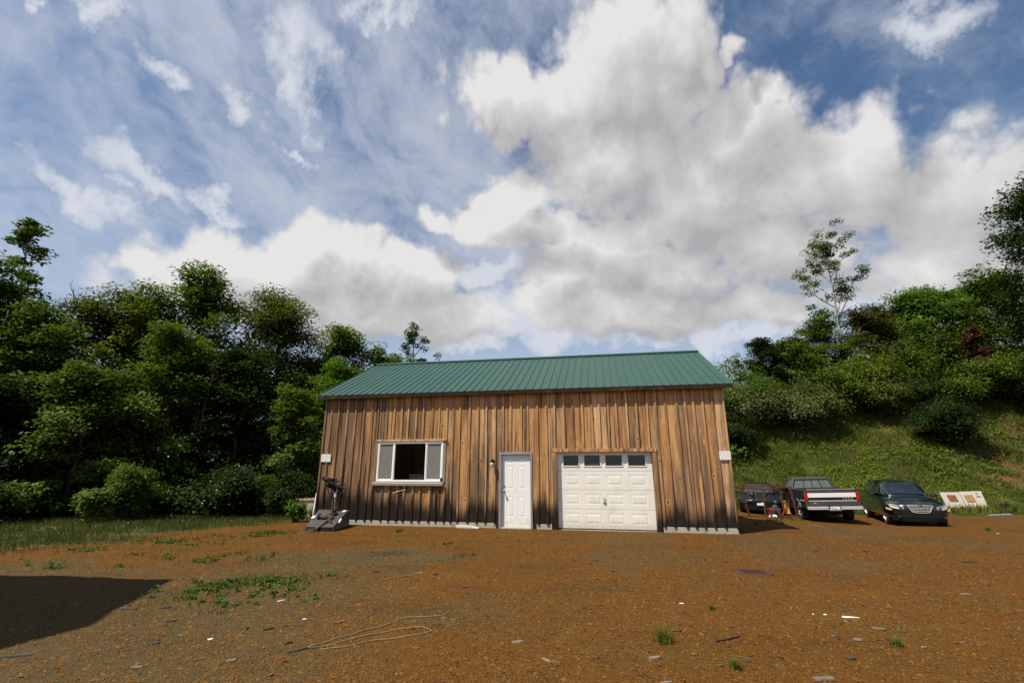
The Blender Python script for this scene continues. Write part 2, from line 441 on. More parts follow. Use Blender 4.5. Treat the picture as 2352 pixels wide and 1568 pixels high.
M['steel'] = plain('dull_steel', (0.30, 0.29, 0.27), 0.45, 0.9, var=0.3)
M['aluminium'] = plain('dull_aluminium_frame', (0.33, 0.33, 0.34), 0.5, 0.4, var=0.35, scale=5)
M['bumper'] = plain('polished_bumper', (0.72, 0.72, 0.72), 0.28, 0.55, var=0.08, coat=0.4)
M['rubber'] = plain('rubber', (0.018, 0.018, 0.018), 0.85, var=0.4)
M['black'] = plain('black_plastic', (0.006, 0.006, 0.0065), 0.7, var=0.3, spec=.25)
M['blackpaint'] = plain('black_car_paint', (0.005, 0.005, 0.006), 0.45, 0.0, var=0.2, coat=0.12, spec=.3)
M['rust'] = plain('rust', (0.11, 0.030, 0.015), 0.85, var=0.6, scale=9, bump=0.3, dirt=((0.06, 0.022, 0.014), 0.8))
M['redpaint'] = plain('red_brown_paint', (0.22, 0.035, 0.022), 0.6, var=0.4)
M['yellow'] = plain('yellow_plastic', (0.72, 0.33, 0.015), 0.5, var=0.15)
M['glass'] = glass_mat('window_glass', (0.72, 0.75, 0.75), 0.012)
M['carglass'] = glass_mat('car_glass', (0.35, 0.42, 0.42), 0.10)
M['clearglass'] = glass_mat('clear_car_glass', (0.72, 0.82, 0.82), 0.04)
M['lens'] = plain('lamp_lens', (0.62, 0.60, 0.52), 0.12, var=0.2, scale=30, coat=1.0)
M['amber'] = plain('amber_lens', (0.75, 0.42, 0.12), 0.2, var=0.15, coat=0.6)
M['redlens'] = plain('red_lens', (0.42, 0.008, 0.012), 0.18, var=0.2, coat=0.8)

def screen_mat():
    m, t = new_mat('insect_screen')
    co = t.n('ShaderNodeTexCoord').outputs['Object']
    w = t.n('ShaderNodeTexWave', {'bands_direction': 'Z'}, Vector=co, Scale=9.0, Distortion=3.0, Detail=3.0).outputs[1]
    d = t.n('ShaderNodeBsdfDiffuse', None, Color=t.mix(w, (0.24, 0.235, 0.215), (0.30, 0.29, 0.27)))
    out(t, t.n('ShaderNodeMixShader', None, i0=0.72, i1=t.n('ShaderNodeBsdfTransparent'), i2=d))
    return m
M['screen'] = screen_mat()
def pale_glass():
    m, t = new_mat('pale_car_glass')
    gl = t.n('ShaderNodeMixShader', None, i0=0.05, i1=t.n('ShaderNodeBsdfTransparent', None, Color=(.85, .9, .88)), i2=t.n('ShaderNodeBsdfGlossy', None, Roughness=0.05))
    out(t, t.n('ShaderNodeMixShader', None, i0=0.22, i1=gl, i2=t.n('ShaderNodeBsdfDiffuse', None, Color=(.30, .34, .32))))  # grey-green diffuse share imitates the brightness seen through the cab panes
    return m
M['clearglass'] = pale_glass()

def roof_mat():
    m, t = new_mat('green_roof_metal')
    co = t.n('ShaderNodeTexCoord').outputs['Object']
    n = t.noise(t.vmath('MULTIPLY', co, (3.0, 0.6, 0.6)), 1.0, 5, 0.6)
    n2 = t.noise(co, 26.0, 4, 0.7)
    r = t.attr('rnd')
    c = t.mix(n, (0.014, 0.058, 0.042), (0.021, 0.077, 0.056))
    c = t.mix(t.math('MULTIPLY', r, 0.35), c, (0.030, 0.088, 0.066))
    c = t.mix(t.math('MULTIPLY', t.step(t.noise(t.vmath('MULTIPLY', co, (9.0, 0.7, 0.7)), 1.0, 4, 0.6), 0.5, 0.75), 0.3), c, (0.045, 0.075, 0.058))
    c = t.mix(t.math('MULTIPLY', t.step(n2, 0.58, 0.78), 0.22), c, (0.040, 0.095, 0.078))
    p = t.n('ShaderNodeBsdfPrincipled', None, Base_Color=c, Roughness=0.42)
    t.set(p.inputs['Normal'], t.n('ShaderNodeBump', None, Height=t.noise(t.vmath('MULTIPLY', co, (5.0, 1.2, 1.2)), 1.0, 3, 0.5), Strength=0.12, Distance=0.03))
    out(t, p)
    return m
M['roof'] = roof_mat()
M['leaf_dark'] = leaf_mat('dark_leaves', (0.014, 0.0281, 0.0047), (0.0343, 0.0607, 0.0094))  # colour lowered so the shade of the taller trees is in the leaves
M['leaf_mid'] = leaf_mat('mid_leaves', (0.0489, 0.0842, 0.0097), (0.1265, 0.1764, 0.0219))
M['leaf_light'] = leaf_mat('light_leaves', (0.0826, 0.1195, 0.0117), (0.1789, 0.2207, 0.028))
M['leaf_olive'] = leaf_mat('olive_leaves', (0.0633, 0.0857, 0.0129), (0.1445, 0.1623, 0.0304))
M['leaf_silver'] = leaf_mat('pale_leaves', (0.07, 0.0902, 0.0257), (0.1749, 0.1892, 0.0713))
M['leaf_lush'] = leaf_mat('lush_leaves', (0.0461, 0.0978, 0.0086), (0.1223, 0.2035, 0.0208))
M['leaf_red'] = leaf_mat('purple_red_leaves', (0.070, 0.020, 0.016), (0.125, 0.036, 0.028))
M['leaf_brown'] = leaf_mat('brownish_leaves', (0.060, 0.064, 0.014), (0.115, 0.105, 0.026))
M['grass'] = leaf_mat('grass_blades', (0.060, 0.092, 0.012), (0.175, 0.195, 0.036), 0.3)
M['weed'] = leaf_mat('weed_leaves', (0.04, 0.075, 0.01), (0.09, 0.14, 0.02), 0.25)
M['bark'] = bark_mat('bark', (0.045, 0.036, 0.028), (0.10, 0.085, 0.068))
M['palebark'] = bark_mat('pale_bark', (0.24, 0.21, 0.17), (0.42, 0.39, 0.34))
M['deadbark'] = bark_mat('dead_grey_bark', (0.13, 0.11, 0.10), (0.22, 0.20, 0.18))
# ------------------------------------------------------------------ terrain
_tab = np.random.default_rng(3).random((256, 256))
def vnoise(x, y):
    x = np.asarray(x, float); y = np.asarray(y, float)
    xi, yi = np.floor(x).astype(int), np.floor(y).astype(int)
    fx, fy = x - xi, y - yi
    fx, fy = fx * fx * (3 - 2 * fx), fy * fy * (3 - 2 * fy)
    g = lambda a, b: _tab[a & 255, b & 255]
    return (g(xi, yi) * (1 - fx) + g(xi + 1, yi) * fx) * (1 - fy) + (g(xi, yi + 1) * (1 - fx) + g(xi + 1, yi + 1) * fx) * fy
def fbm(x, y, s, o=4):
    a, w, tot = 0, 1.0, 0
    for k in range(o):
        a = a + w * vnoise(x * s + 17.3 * k, y * s - 9.1 * k); tot += w; w *= 0.5; s *= 2.03
    return a / tot
def sst(x, a, b):
    t = np.clip((np.asarray(x, float) - a) / (b - a), 0, 1)
    return t * t * (3 - 2 * t)
def hill_t(x, y):
    yb = 25 - 0.08 * (x - 12)
    return (y - yb) / 18.0
def gz(x, y):
    x = np.asarray(x, float); y = np.asarray(y, float)
    rate = 0.06 + 0.030 * sst(x, 10.5, 13)
    right = sst(x, 5.4, 8.5)
    z = -rate * np.clip(y - 13.5, 0, 6) * right
    z = z - (0.015 * np.clip(x - 10, 0, 6) - 0.02 * np.clip(x - 17, 0, 6)) * sst(y, 12, 16) * right
    z = z - 0.04 * np.clip(y - 14, 0, 8) * sst(-x, 5.5, 9)
    t = hill_t(x, y)
    side = sst(x, 3, 10)
    z = z + (7.5 + 0.12 * np.clip(x - 12, 0, 30)) * sst(t, 0, 1) * side
    z = z + (fbm(x, y, 0.45, 3) - 0.5) * 0.9 * sst(t, 0.02, 0.25) * side
    z = z + (fbm(x, y, 1.3, 4) - 0.5) * 0.05 * sst(y, 2.0, 5.0) * (1 - 0.75 * sst(y, 11, 13))
    return z
def G(x, y):
    return float(gz(x, y))
def verge(x, y):                                  # > 0 on the grassy forest side
    xl = -9.8 + (y - 9.5) * 0.5
    return (xl - x) + (fbm(x, y, 0.7, 3) - 0.5) * 1.6
def green_mask(x, y):
    a = sst(verge(x, y), 0.0, 0.9) * (x < -5) * (y > 2)
    h = sst(hill_t(x, y) + (fbm(x, y, 0.8, 3) - 0.5) * 0.10, -0.07, 0.0) * sst(x, 4, 7)
    b = sst(y, 15.5, 17) * (x < 6.2)
    return np.clip(np.maximum(np.maximum(a, h), b), 0, 1)

def axis(parts):
    out_ = []
    for a, b, s in parts:
        out_ += list(np.arange(a, b, s))
    return np.array(out_)
xs = axis([(-420, -60, 40), (-60, -16, 1.5), (-16, 14, 0.10), (14, 46, 0.45), (46, 80, 3), (80, 421, 40)])
ys = axis([(-300, -20, 40), (-20, 1.5, 1.5), (1.5, 12, 0.07), (12, 24, 0.25), (24, 48, 0.45), (48, 80, 3), (80, 481, 40)])
GX, GY = np.meshgrid(xs, ys)
GZ = gz(GX, GY)
GZ = GZ + (fbm(GX, GY, 5.0, 3) - 0.5) * 0.035 * (GY < 12.2) * (GY > 1.5) * (np.abs(GX) < 16)
nx, ny = len(xs), len(ys)
idx = np.arange(nx * ny).reshape(ny, nx)
F = np.stack([idx[:-1, :-1], idx[:-1, 1:], idx[1:, 1:], idx[1:, :-1]], -1).reshape(-1, 4)

def ground_mat():
    m, t = new_mat('rusty_gravel_and_soil')
    co = t.n('ShaderNodeTexCoord').outputs['Object']
    grey = t.attr('grey'); green = t.attr('green'); damp = t.attr('damp')
    n1 = t.noise(t.vmath('MULTIPLY', co, (0.7, 1.3, 1.0)), 0.9, 7, 0.62)
    n2 = t.noise(co, 7.0, 6, 0.65)
    n3 = t.noise(co, 42.0, 5, 0.7)
    vo = t.n('ShaderNodeTexVoronoi', None, Vector=co, Scale=55.0, Randomness=1.0)
    cell = t.n('ShaderNodeSeparateColor', None, Color=vo.outputs['Color']).outputs[0]
    rust = t.mix(n2, (0.088, 0.035, 0.0045), (0.155, 0.063, 0.0080))
    rust = t.mix(t.step(n1, 0.45, 0.7), rust, (0.100, 0.052, 0.011))
    gry = t.mix(n2, (0.060, 0.043, 0.018), (0.102, 0.075, 0.034))
    k = t.math('ADD', grey, t.math('MULTIPLY', t.math('SUBTRACT', n2, 0.5), 0.7))
    k = t.step(t.math('ADD', k, t.math('MULTIPLY', t.math('SUBTRACT', n1, 0.5), 0.8)), 0.25, 0.85)
    c = t.mix(k, rust, gry)
    c = t.mix(t.math('MULTIPLY', t.step(n3, 0.54, 0.74), 0.45), c, (0.048, 0.025, 0.006))
    c = t.mix(t.math('MULTIPLY', t.step(cell, 0.80, 0.92), 0.4), c, (0.16, 0.082, 0.025))
    nb_ = t.noise(t.vmath('MULTIPLY', co, (0.35, 1.1, 1.0)), 1.0, 6, 0.6)
    c = t.mix(t.math('MULTIPLY', t.step(nb_, 0.50, 0.72), 0.45), c, (0.046, 0.026, 0.008))
    c = t.mix(t.math('MULTIPLY', t.step(nb_, 0.42, 0.26), 0.35), c, (0.20, 0.088, 0.012))
    c = t.mix(t.math('MULTIPLY', damp, 0.6), c, (0.028, 0.018, 0.010))
    sp = t.n('ShaderNodeSeparateXYZ', None, Vector=co)
    grassy = t.mix(n2, (0.034, 0.048, 0.010), (0.070, 0.082, 0.018))
    grassy = t.mix(t.step(t.math('ADD', n1, t.math('MULTIPLY', t.math('SUBTRACT', n2, 0.5), 0.5)), 0.52, 0.64), grassy, (0.20, 0.115, 0.042))
    c = t.mix(t.step(t.math('ADD', green, t.math('MULTIPLY', t.math('SUBTRACT', n2, 0.5), 0.5)), 0.3, 0.7), c, grassy)
    bare = t.attr('bare')
    c = t.mix(t.step(t.math('ADD', bare, t.math('MULTIPLY', t.math('SUBTRACT', n2, 0.5), 0.8)), 0.35, 0.65), c, t.mix(n2, (0.085, 0.045, 0.016), (0.175, 0.100, 0.040)))
    p = t.n('ShaderNodeBsdfPrincipled', None, Base_Color=c, Roughness=0.95)
    p.inputs['Specular IOR Level'].default_value = 0.15
    h = t.math('ADD', t.math('MULTIPLY', n3, 0.6), t.math('MULTIPLY', vo.outputs['Distance'], 0.5))
    h = t.math('ADD', h, n2)
    t.set(p.inputs['Normal'], t.n('ShaderNodeBump', None, Height=h, Strength=0.9, Distance=0.035))
    out(t, p)
    return m
M['ground'] = ground_mat()
ground = np_mesh('ground', np.stack([GX, GY, GZ], -1).reshape(-1, 3), F, M['ground'], smooth=True)
tag(ground, 'rust coloured gravel yard with greyer trodden patches', 'ground', kind='structure')
def pattr(o, name, arr):
    o.data.attributes.new(name, 'FLOAT', 'POINT').data.foreach_set('value', np.ascontiguousarray(arr, dtype=np.float32).ravel())
greyz = np.clip(0.85 * sst(-GX, -0.6, 3.2) * sst(-GY, -11.0, -6.5) + 0.55 * sst(fbm(GX, GY, 0.33, 3), 0.5, 0.68)
                + 0.5 * np.exp(-((GX + 3.5) / 2.0) ** 2 - ((GY - 9.6) / 0.9) ** 2)
                + 0.6 * np.exp(-((GX - 6.6) / 1.0) ** 2 - ((GY - 12.0) / 0.5) ** 2), 0, 1)
pattr(ground, 'grey', greyz)
pattr(ground, 'green', green_mask(GX, GY))
damp = np.exp(-(((GX + 2.45) / 0.42) ** 2 + ((GY - 9.75) / 0.30) ** 2) ** 2)
damp = np.maximum(damp, 0.6 * np.exp(-(((GX + 1.1) / 0.5) ** 2 + ((GY - 10.4) / 0.2) ** 2)))
pattr(ground, 'damp', damp)
def bare_mask(x, y):
    return sst(x, 23, 31) * sst(fbm(x + 11, y * 1.6, .75, 4), .42, .55) * sst(hill_t(x, y), .02, .12)
pattr(ground, 'bare', bare_mask(GX, GY))

# ------------------------------------------------------------------ the wooden barn
BARN = Vector((5.748, 12.466, 0.0))
BA = R(-10.7)
UX = Vector((math.cos(BA), math.sin(BA), 0)); UY = Vector((-math.sin(BA), math.cos(BA), 0))
def L(s, d, z=0.0):
    return BARN + UX * s + UY * d + Vector((0, 0, z))
barn = empty('wooden_barn', BARN, BA, 'weathered board and batten barn with green metal roof', 'barn')
W0, W1, DEP = -11.88, 0.0, 7.4
ZB, ZE, ZR, RY = 0.146, 3.73, 5.65, 3.7

OPEN = [(-9.97, -7.90, 1.20, 2.37), (-6.23, -5.27, -1, 2.03), (-4.70, -1.87, -1, 2.12)]
CUTB = [(-10.06, -7.80, 1.10, 2.435), (-6.24, -5.26, -1, 2.05), (-4.71, -1.86, -1, 2.135)]
def spans(a, b, holes, z0, z1):
    segs = [(z0, z1)]
    for h0, h1, q0, q1 in holes:
        if a < h1 - 1e-4 and b > h0 + 1e-4:
            ns = []
            for s0, s1 in segs:
                if q0 > s0: ns.append((s0, min(s1, q0)))
                if q1 < s1: ns.append((max(s0, q1), s1))
            segs = [q for q in ns if q[1] - q[0] > 0.02]
    return segs
rb = random.Random(21)
edges = [W0]
while edges[-1] < W1 - 0.40:
    edges.append(edges[-1] + rb.choice([0.21, 0.235, 0.25, 0.27, 0.29]) + rb.uniform(-.012, .012))
edges.append(W1)
cuts = sorted(set(edges + [h for o in OPEN for h in o[:2]]))
fw = MB()
col_r = {}
for i in range(len(cuts) - 1):
    a, b = cuts[i], cuts[i + 1]
    if b - a < 0.004: continue
    key = max(e for e in edges if e <= a + 1e-6)
    for j, (z0, z1) in enumerate(spans(a, b, OPEN, ZB, ZE)):
        fw.rnd = col_r.setdefault((key, j), rb.random())
        dy = rb.uniform(0, 0.004)
        fw.box(a + 0.0015, b - 0.0015, -dy, 0.022, z0 + rb.uniform(-.012, 0.012) * (z0 == ZB), z1)
for e in edges:
    w = rb.uniform(0.040, 0.062); e2 = min(max(e + rb.uniform(-.006, .006), W0 + w / 2), W1 - w / 2)
    for j, (z0, z1) in enumerate(spans(e2 - w / 2, e2 + w / 2, CUTB, ZB - 0.03, ZE)):
        fw.rnd = rb.random()
        t_ = rb.uniform(-.003, .003)
        fw.hexa([(e2 - w / 2 + t_, -0.030, z0), (e2 + w / 2 + t_, -0.030, z0), (e2 + w / 2 + t_, -0.0045, z0), (e2 - w / 2 + t_, -0.0045, z0)],
                [(e2 - w / 2, -0.030, z1), (e2 + w / 2, -0.030, z1), (e2 + w / 2, -0.0045, z1), (e2 - w / 2, -0.0045, z1)])
fw.build('front_wall', M['siding'], barn)
# side and rear walls
def gable(name, x0, x1):
    b = MB(); n = 30
    for i in range(n):
        a, c = DEP * i / n + 0.024 * (i == 0), DEP * (i + 1) / n
        h = lambda y: ZE + (ZR - 0.10 - ZE) * (1 - abs(y - RY) / RY)
        b.rnd = rb.random()
        b.hexa([(x0, a, ZB), (x1, a, ZB), (x1, c - .003, ZB), (x0, c - .003, ZB)], [(x0, a, h(a)), (x1, a, h(a)), (x1, c - .003, h(c)), (x0, c - .003, h(c))])
        xo = x1 if x1 > -1 else x0
        s = 1 if x1 > -1 else -1
        b.box(min(xo + s * .002, xo + s * .022), max(xo + s * .002, xo + s * .022), a, a + .05, ZB - .02, h(a) - .03)
    return b.build(name, M['siding'], barn)
gable('gable_wall', W0, W0 + 0.022)
gable('gable_wall', W1 - 0.022, W1)
bw = MB()
for i in range(48):
    a = W0 + (W1 - W0) * i / 48
    bw.rnd = rb.random(); bw.box(a + (.025 if i == 0 else 0), a + (W1 - W0) / 48 - .003 - (.025 if i == 47 else 0), DEP - .022, DEP - .001, ZB, ZE)
bw.build('rear_wall', M['siding'], barn)
fd = MB()
for a, b in ((W0 + .01, -6.30), (-5.17, -4.74), (-1.83, W1 - .01)):
    fd.box(a, b, -0.003, 0.23, -0.4, ZB - 0.014)
fd.box(W0 + .01, W0 + .2, 0.232, DEP - .03, -0.9, ZB - .002); fd.box(W1 - .2, W1 - .01, 0.232, DEP - .03, -0.9, ZB - .002)
fd.box(W0 + .2, W1 - .2, DEP - .2, DEP - .03, -0.9, ZB - .002)
fd.box(-6.299, -5.171, 0.04, 0.23, -0.4, -0.004); fd.box(-4.739, -1.831, 0.035, 0.23, -0.4, 0.004)
fd.build('foundation', M['concrete'], barn, bevel=0.008)
fl = MB(); fl.box(W0 + .21, W1 - .21, .235, DEP - .21, -.3, .01); fl.build('inner_floor', M['concrete'], barn)
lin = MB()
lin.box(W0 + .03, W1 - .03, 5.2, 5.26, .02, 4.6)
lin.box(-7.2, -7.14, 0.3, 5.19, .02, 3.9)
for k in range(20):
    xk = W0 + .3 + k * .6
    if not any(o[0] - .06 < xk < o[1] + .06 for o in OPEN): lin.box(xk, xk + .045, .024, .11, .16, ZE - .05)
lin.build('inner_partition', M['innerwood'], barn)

# roof: two ribbed slopes with a ridge cap
X0, X1, EY, EZ = -12.10, 0.255, -0.17, 3.815
def slope(back):
    b = MB()
    q = lambda y: (2 * RY - y) if back else y
    dz, dy = ZR - EZ, RY - EY
    ln = math.hypot(dz, dy); nz, nyv = dy / ln, (dz / ln) * (1 if back else -1)
    P = lambda x, f, h: (x, q(EY + dy * f) + nyv * h, EZ + dz * f + nz * h)
    n = 54; st = (X1 - X0) / n
    for i in range(n):
        a = X0 + i * st
        b.rnd = rb.random()
        rw = 0.017
        # rib then pan, closed underside
        pr = [(a, 0.0), (a + .008, .022), (a + .008 + rw, .022), (a + .016 + rw, 0.0), (a + st, 0.0), (a + st, -.012), (a, -.012)]
        for k in range(3):
            f0, f1 = k / 3, (k + 1) / 3
            lo = [P(x, f0, h) for x, h in pr]; hi = [P(x, f1, h) for x, h in pr]
            m = len(pr)
            b.add(lo + hi, [(j, (j + 1) % m, m + (j + 1) % m, m + j) for j in range(m)] + ([tuple(range(m))] if k == 0 else []))
    return b.build('roof', M['roof'], barn)
rf = slope(False); slope(True)
rc = MB()
for s in (1, -1):
    y1 = RY - s * 0.16
    zr = ZR + .024; ze = zr - .16 * (ZR - EZ) / (RY - EY) + .006
    rc.hexa([(X0 - .01, RY, zr + .006), (X1 + .01, RY, zr + .006), (X1 + .01, y1, ze + .004), (X0 - .01, y1, ze + .004)],
            [(X0 - .01, RY, zr + .022), (X1 + .01, RY, zr + .022), (X1 + .01, y1, ze + .02), (X0 - .01, y1, ze + .02)])
rc.build('ridge_cap', M['roof'], rf)
fa = MB()
xk = [X0 + .012, -8.3, -3.9, X1 - .012]
for i in range(3):
    fa.rnd = rb.random()
    fa.box(xk[i] + .002, xk[i + 1] - .002, EY + .004, EY + .034, 3.70, EZ - .016)
fa.build('fascia_board', M['darkwood'], barn)
sf = MB(); sf.box(X0 + .02, X1 - .02, EY + .036, -.0285, 3.722, 3.738); sf.build('soffit', M['trimwood'], barn)
for xa, xb in ((X0 + .012, X0 + .04), (X1 - .04, X1 - .012)):
    k = MB()
    k.prism([(xa, EY + .036, EZ - .13), (xa, EY + .036, EZ - .016), (xa, RY, ZR - .018), (xa, RY, ZR - .14)], (xb - xa, 0, 0))
    k.prism([(xa, 2 * RY - EY - .036, EZ - .13), (xa, 2 * RY - EY - .036, EZ - .016), (xa, RY + .001, ZR - .018), (xa, RY + .001, ZR - .14)], (xb - xa, 0, 0))
    k.build('rake_board', M['darkwood'], barn)

# sliding window with two screened lights
win = MB()
wx0, wx1, wz0, wz1 = -9.975, -7.905, 1.212, 2.365
def frame(b, x0, x1, z0, z1, w, y0, y1):
    b.box(x0, x1, y0, y1, z0, z0 + w); b.box(x0, x1, y0, y1, z1 - w, z1)
    b.box(x0, x0 + w, y0, y1, z0 + w, z1 - w); b.box(x1 - w, x1, y0, y1, z0 + w, z1 - w)
we = empty('window', (0, 0, 0)); we.parent = barn
frame(win, wx0, wx1, wz0, wz1, .055, -.035, .06)
win.box(-9.475, -9.425, -.03, .055, wz0 + .056, wz1 - .056); win.box(-8.46, -8.41, -.03, .055, wz0 + .056, wz1 - .056)
win.build('frame', M['vinyl'], we, bevel=.006)
for a, b_ in ((wx0 + .056, -9.477), (-8.409, wx1 - .056)):
    q = MB(); frame(q, a, b_, wz0 + .057, wz1 - .057, .022, -.012, .010)
    q.build('sash', M['vinyl'], we)
    s_ = MB(); s_.box(a + .0225, b_ - .0225, -.003, -.001, wz0 + .0795, wz1 - .0795); s_.build('insect_screen', M['screen'], we)
pn = MB(); pn.box(wx0 + .057, wx1 - .057, .022, .026, wz0 + .057, wz1 - .057); pn.build('pane', M['glass'], we)
s_ = MB(); s_.hexa([(-10.06, -.085, 1.105), (-7.87, -.085, 1.105), (-7.87, -.028, 1.105), (-10.06, -.028, 1.105)], [(-10.06, -.085, 1.175), (-7.87, -.085, 1.175), (-7.87, -.028, 1.205), (-10.06, -.028, 1.205)])
s_.build('sill', M['greytrim'], we, bevel=.004)
s_ = MB(); s_.box(-10.04, -7.80, -.055, -.005, 2.372, 2.432); s_.build('head_board', M['trimwood'], we, bevel=.004)
s_ = MB(); s_.box(-7.895, -7.83, -.03, -.005, 1.21, 2.368); s_.build('side_trim', M['greytrim'], we)

# entrance door
def panel_face(b, xsx, zsz, panels, y, d=0.010, w=0.028):
    """front face at y (towards -y) built as a grid; panel cells get a moulded ring"""
    for i in range(len(xsx) - 1):
        for j in range(len(zsz) - 1):
            x0, x1, z0, z1 = xsx[i], xsx[i + 1], zsz[j], zsz[j + 1]
            if (i, j) not in panels:
                b.add([(x0, y, z0), (x1, y, z0), (x1, y, z1), (x0, y, z1)], [(0, 1, 2, 3)]); continue
            rings = []
            for ins, dep in ((0, 0), (w * .45, d), (w * .8, d), (w * 1.5, -.002)):
                rings.append([(x0 + ins, y + dep, z0 + ins), (x1 - ins, y + dep, z0 + ins), (x1 - ins, y + dep, z1 - ins), (x0 + ins, y + dep, z1 - ins)])
            vs = sum(rings, [])
            fs = [(r * 4 + k, r * 4 + (k + 1) % 4, r * 4 + 4 + (k + 1) % 4, r * 4 + 4 + k) for r in range(3) for k in range(4)]
            b.add(vs, fs + [(12, 13, 14, 15)])
def slab_back(b, x0, x1, z0, z1, y, th):
    b.add([(x0, y, z0), (x1, y, z0), (x1, y, z1), (x0, y, z1), (x0, y + th, z0), (x1, y + th, z0), (x1, y + th, z1), (x0, y + th, z1)],
          [(4, 7, 6, 5), (0, 4, 5, 1), (1, 5, 6, 2), (2, 6, 7, 3), (3, 7, 4, 0)])
de = empty('door', (0, 0, 0)); de.parent = barn
dx0, dx1, dz0, dz1 = -6.146, -5.328, .035, 1.972
dr = MB()
dxs = [dx0, dx0 + .145, dx0 + .345, dx0 + .470, dx0 + .670, dx1]
dzs = [dz0, .30, .83, 1.04, 1.66, 1.73, 1.86, dz1]
panel_face(dr, dxs, dzs, {(1, 1), (3, 1), (1, 3), (3, 3), (1, 5), (3, 5)}, .045, .0028, .034)
slab_back(dr, dx0, dx1, dz0, dz1, .045, .04)
dr.build('door_panel', M['white'], de)
fr = MB()
fr.box(-6.225, -6.150, -.03, .10, .0, 2.040); fr.box(-5.324, -5.268, -.03, .10, .0, 2.040); fr.box(-6.1495, -5.3245, -.03, .10, 1.976, 2.040)
fr.build('frame', M['aluminium'], de, bevel=.005)
fr = MB(); fr.box(-6.149, -5.325, -.04, .11, -.02, .030); fr.build('threshold', M['cream'], de)
for a_, c_ in ((-6.30, -6.228), (-5.265, -5.17)):
    fr = MB(); fr.box(a_, c_, -.012, .02, -.02, .15); fr.build('skirting_block', M['darkwood'], de)
hb = MB()
hb.lathe([(.004, .045), (.030, .040), (.030, .034), (.012, .030), (.012, .0), (.018, -.012), (.029, -.028), (.029, -.042), (.018, -.054), (.003, -.058)], 16, 'Y', (-6.085, 0, .975))
hb.build('handle', M['steel'], de, smooth=True)
hb = MB(); hb.lathe([(.004, .044), (.026, .042), (.026, .030), (.012, .022), (.003, .02)], 16, 'Y', (-6.085, 0, 1.125)); hb.build('lock', M['steel'], de, smooth=True)

# garage door: four sections, glazed top row
ge = empty('garage_door', (0, 0, 0)); ge.parent = barn
gx0, gx1 = -4.572, -1.992
gxs = [gx0, -4.396, -3.967, -3.817, -3.378, -3.235, -2.782, -2.625, -2.165, gx1]
GY_ = .085
zs4 = [.035, .535, 1.033, 1.532, 2.032]
for k in range(4):
    b = MB(); z0, z1 = zs4[k] + .003, zs4[k + 1] - .003
    if k < 3:
        pz = [z0, z0 + .105, z0 + .395, z1]
        panel_face(b, gxs, pz, {(1, 1), (3, 1), (5, 1), (7, 1)}, GY_ + .001 * (k % 2), .0025, .05)
        slab_back(b, gx0, gx1, z0, z1, GY_ + .001 * (k % 2), .045)
    else:
        zz = [z0, 1.664, 1.957, z1]
        for i in range(9):
            for j in range(3):
                if j == 1 and i in (1, 3, 5, 7): continue
                b.box(gxs[i], gxs[i + 1], GY_, GY_ + .045, zz[j], zz[j + 1])
    b.build('door_section', M['cream'], ge)
for i in (1, 3, 5, 7):
    wv = empty('window', (0, 0, 0)); wv.parent = ge
    x0, x1 = gxs[i], gxs[i + 1]
    f_ = MB(); frame(f_, x0 - .022, x1 + .022, 1.664 - .022, 1.957 + .022, .026, GY_ - .014, GY_ - .001)
    o = f_.build('window_frame', M['cream'], ge, bevel=.003)
    p_ = MB(); p_.box(x0 + .001, x1 - .001, GY_ + .016, GY_ + .019, 1.665, 1.956)
    p_.build('pane', M['glass'], o)
    bpy.data.objects.remove(wv)
tr = MB()
tr.rnd = .35; tr.box(-4.705, -1.865, -.04, .10, 2.035, 2.128)
tr.rnd = .6; tr.box(-4.70, -4.576, -.032, .10, -.02, 2.034)
tr.rnd = .2; tr.box(-1.988, -1.868, -.032, .10, -.02, 2.034)
tr.build('door_trim', M['siding'], ge, bevel=.004)
hb = MB(); hb.lathe([(.003, GY_), (.02, GY_ - .002), (.02, GY_ - .02), (.004, GY_ - .024)], 14, 'Y', (-3.305, 0, .80)); hb.build('lock', M['steel'], ge)
hb = MB()
hb.box(-3.345, -3.265, GY_ - .006, GY_ - .0005, .675, .725); hb.tube([(-3.335, GY_ - .01, .70), (-3.325, GY_ - .025, .70), (-3.285, GY_ - .025, .70), (-3.275, GY_ - .01, .70)], .008, 8)
hb.build('handle', M['steel'], ge)
ws = MB(); ws.box(gx0, gx1, GY_ + .002, GY_ + .03, .008, .034); ws.build('weather_strip', M['rubber'], ge)
# wall lamp beside the door
le = empty('wall_lamp', (0, 0, 0)); le.parent = barn
b = MB(); b.lathe([(.004, -.027), (.055, -.030), (.055, -.045), (.03, -.06), (.004, -.062)], 16, 'Y', (-6.405, 0, 1.80))
b.tube([(-6.405, -.055, 1.80), (-6.405, -.12, 1.83), (-6.405, -.125, 1.80)], .013, 8)
b.lathe([(.004, 1.815), (.05, 1.81), (.056, 1.77), (.052, 1.765)], 16, 'Z', (-6.405, -.125, 0)); b.build('lamp_base', M['black'], le, smooth=False)
b = MB(); b.lathe([(.004, 1.62), (.03, 1.63), (.05, 1.67), (.054, 1.72), (.046, 1.764)], 16, 'Z', (-6.405, -.125, 0)); b.build('globe', M['lens'], le, smooth=True)
b = MB(); b.tube([(-8.99, -.006, 1.005), (-9.0, -.035, 1.0), (-9.15, -.05, .965), (-9.42, -.04, .90)], .006, 6); b.build('loose_wire', M['board'], barn)
b = MB(); b.box(-9.03, -8.965, -.03, -.0045, .985, 1.04); b.build('cable_box', M['black'], barn, bevel=.004)
b = MB(); b.box(-7.965, -7.905, -.05, -.0265, 1.235, 1.33); b.build('outlet_box', M['black'], barn, bevel=.006)

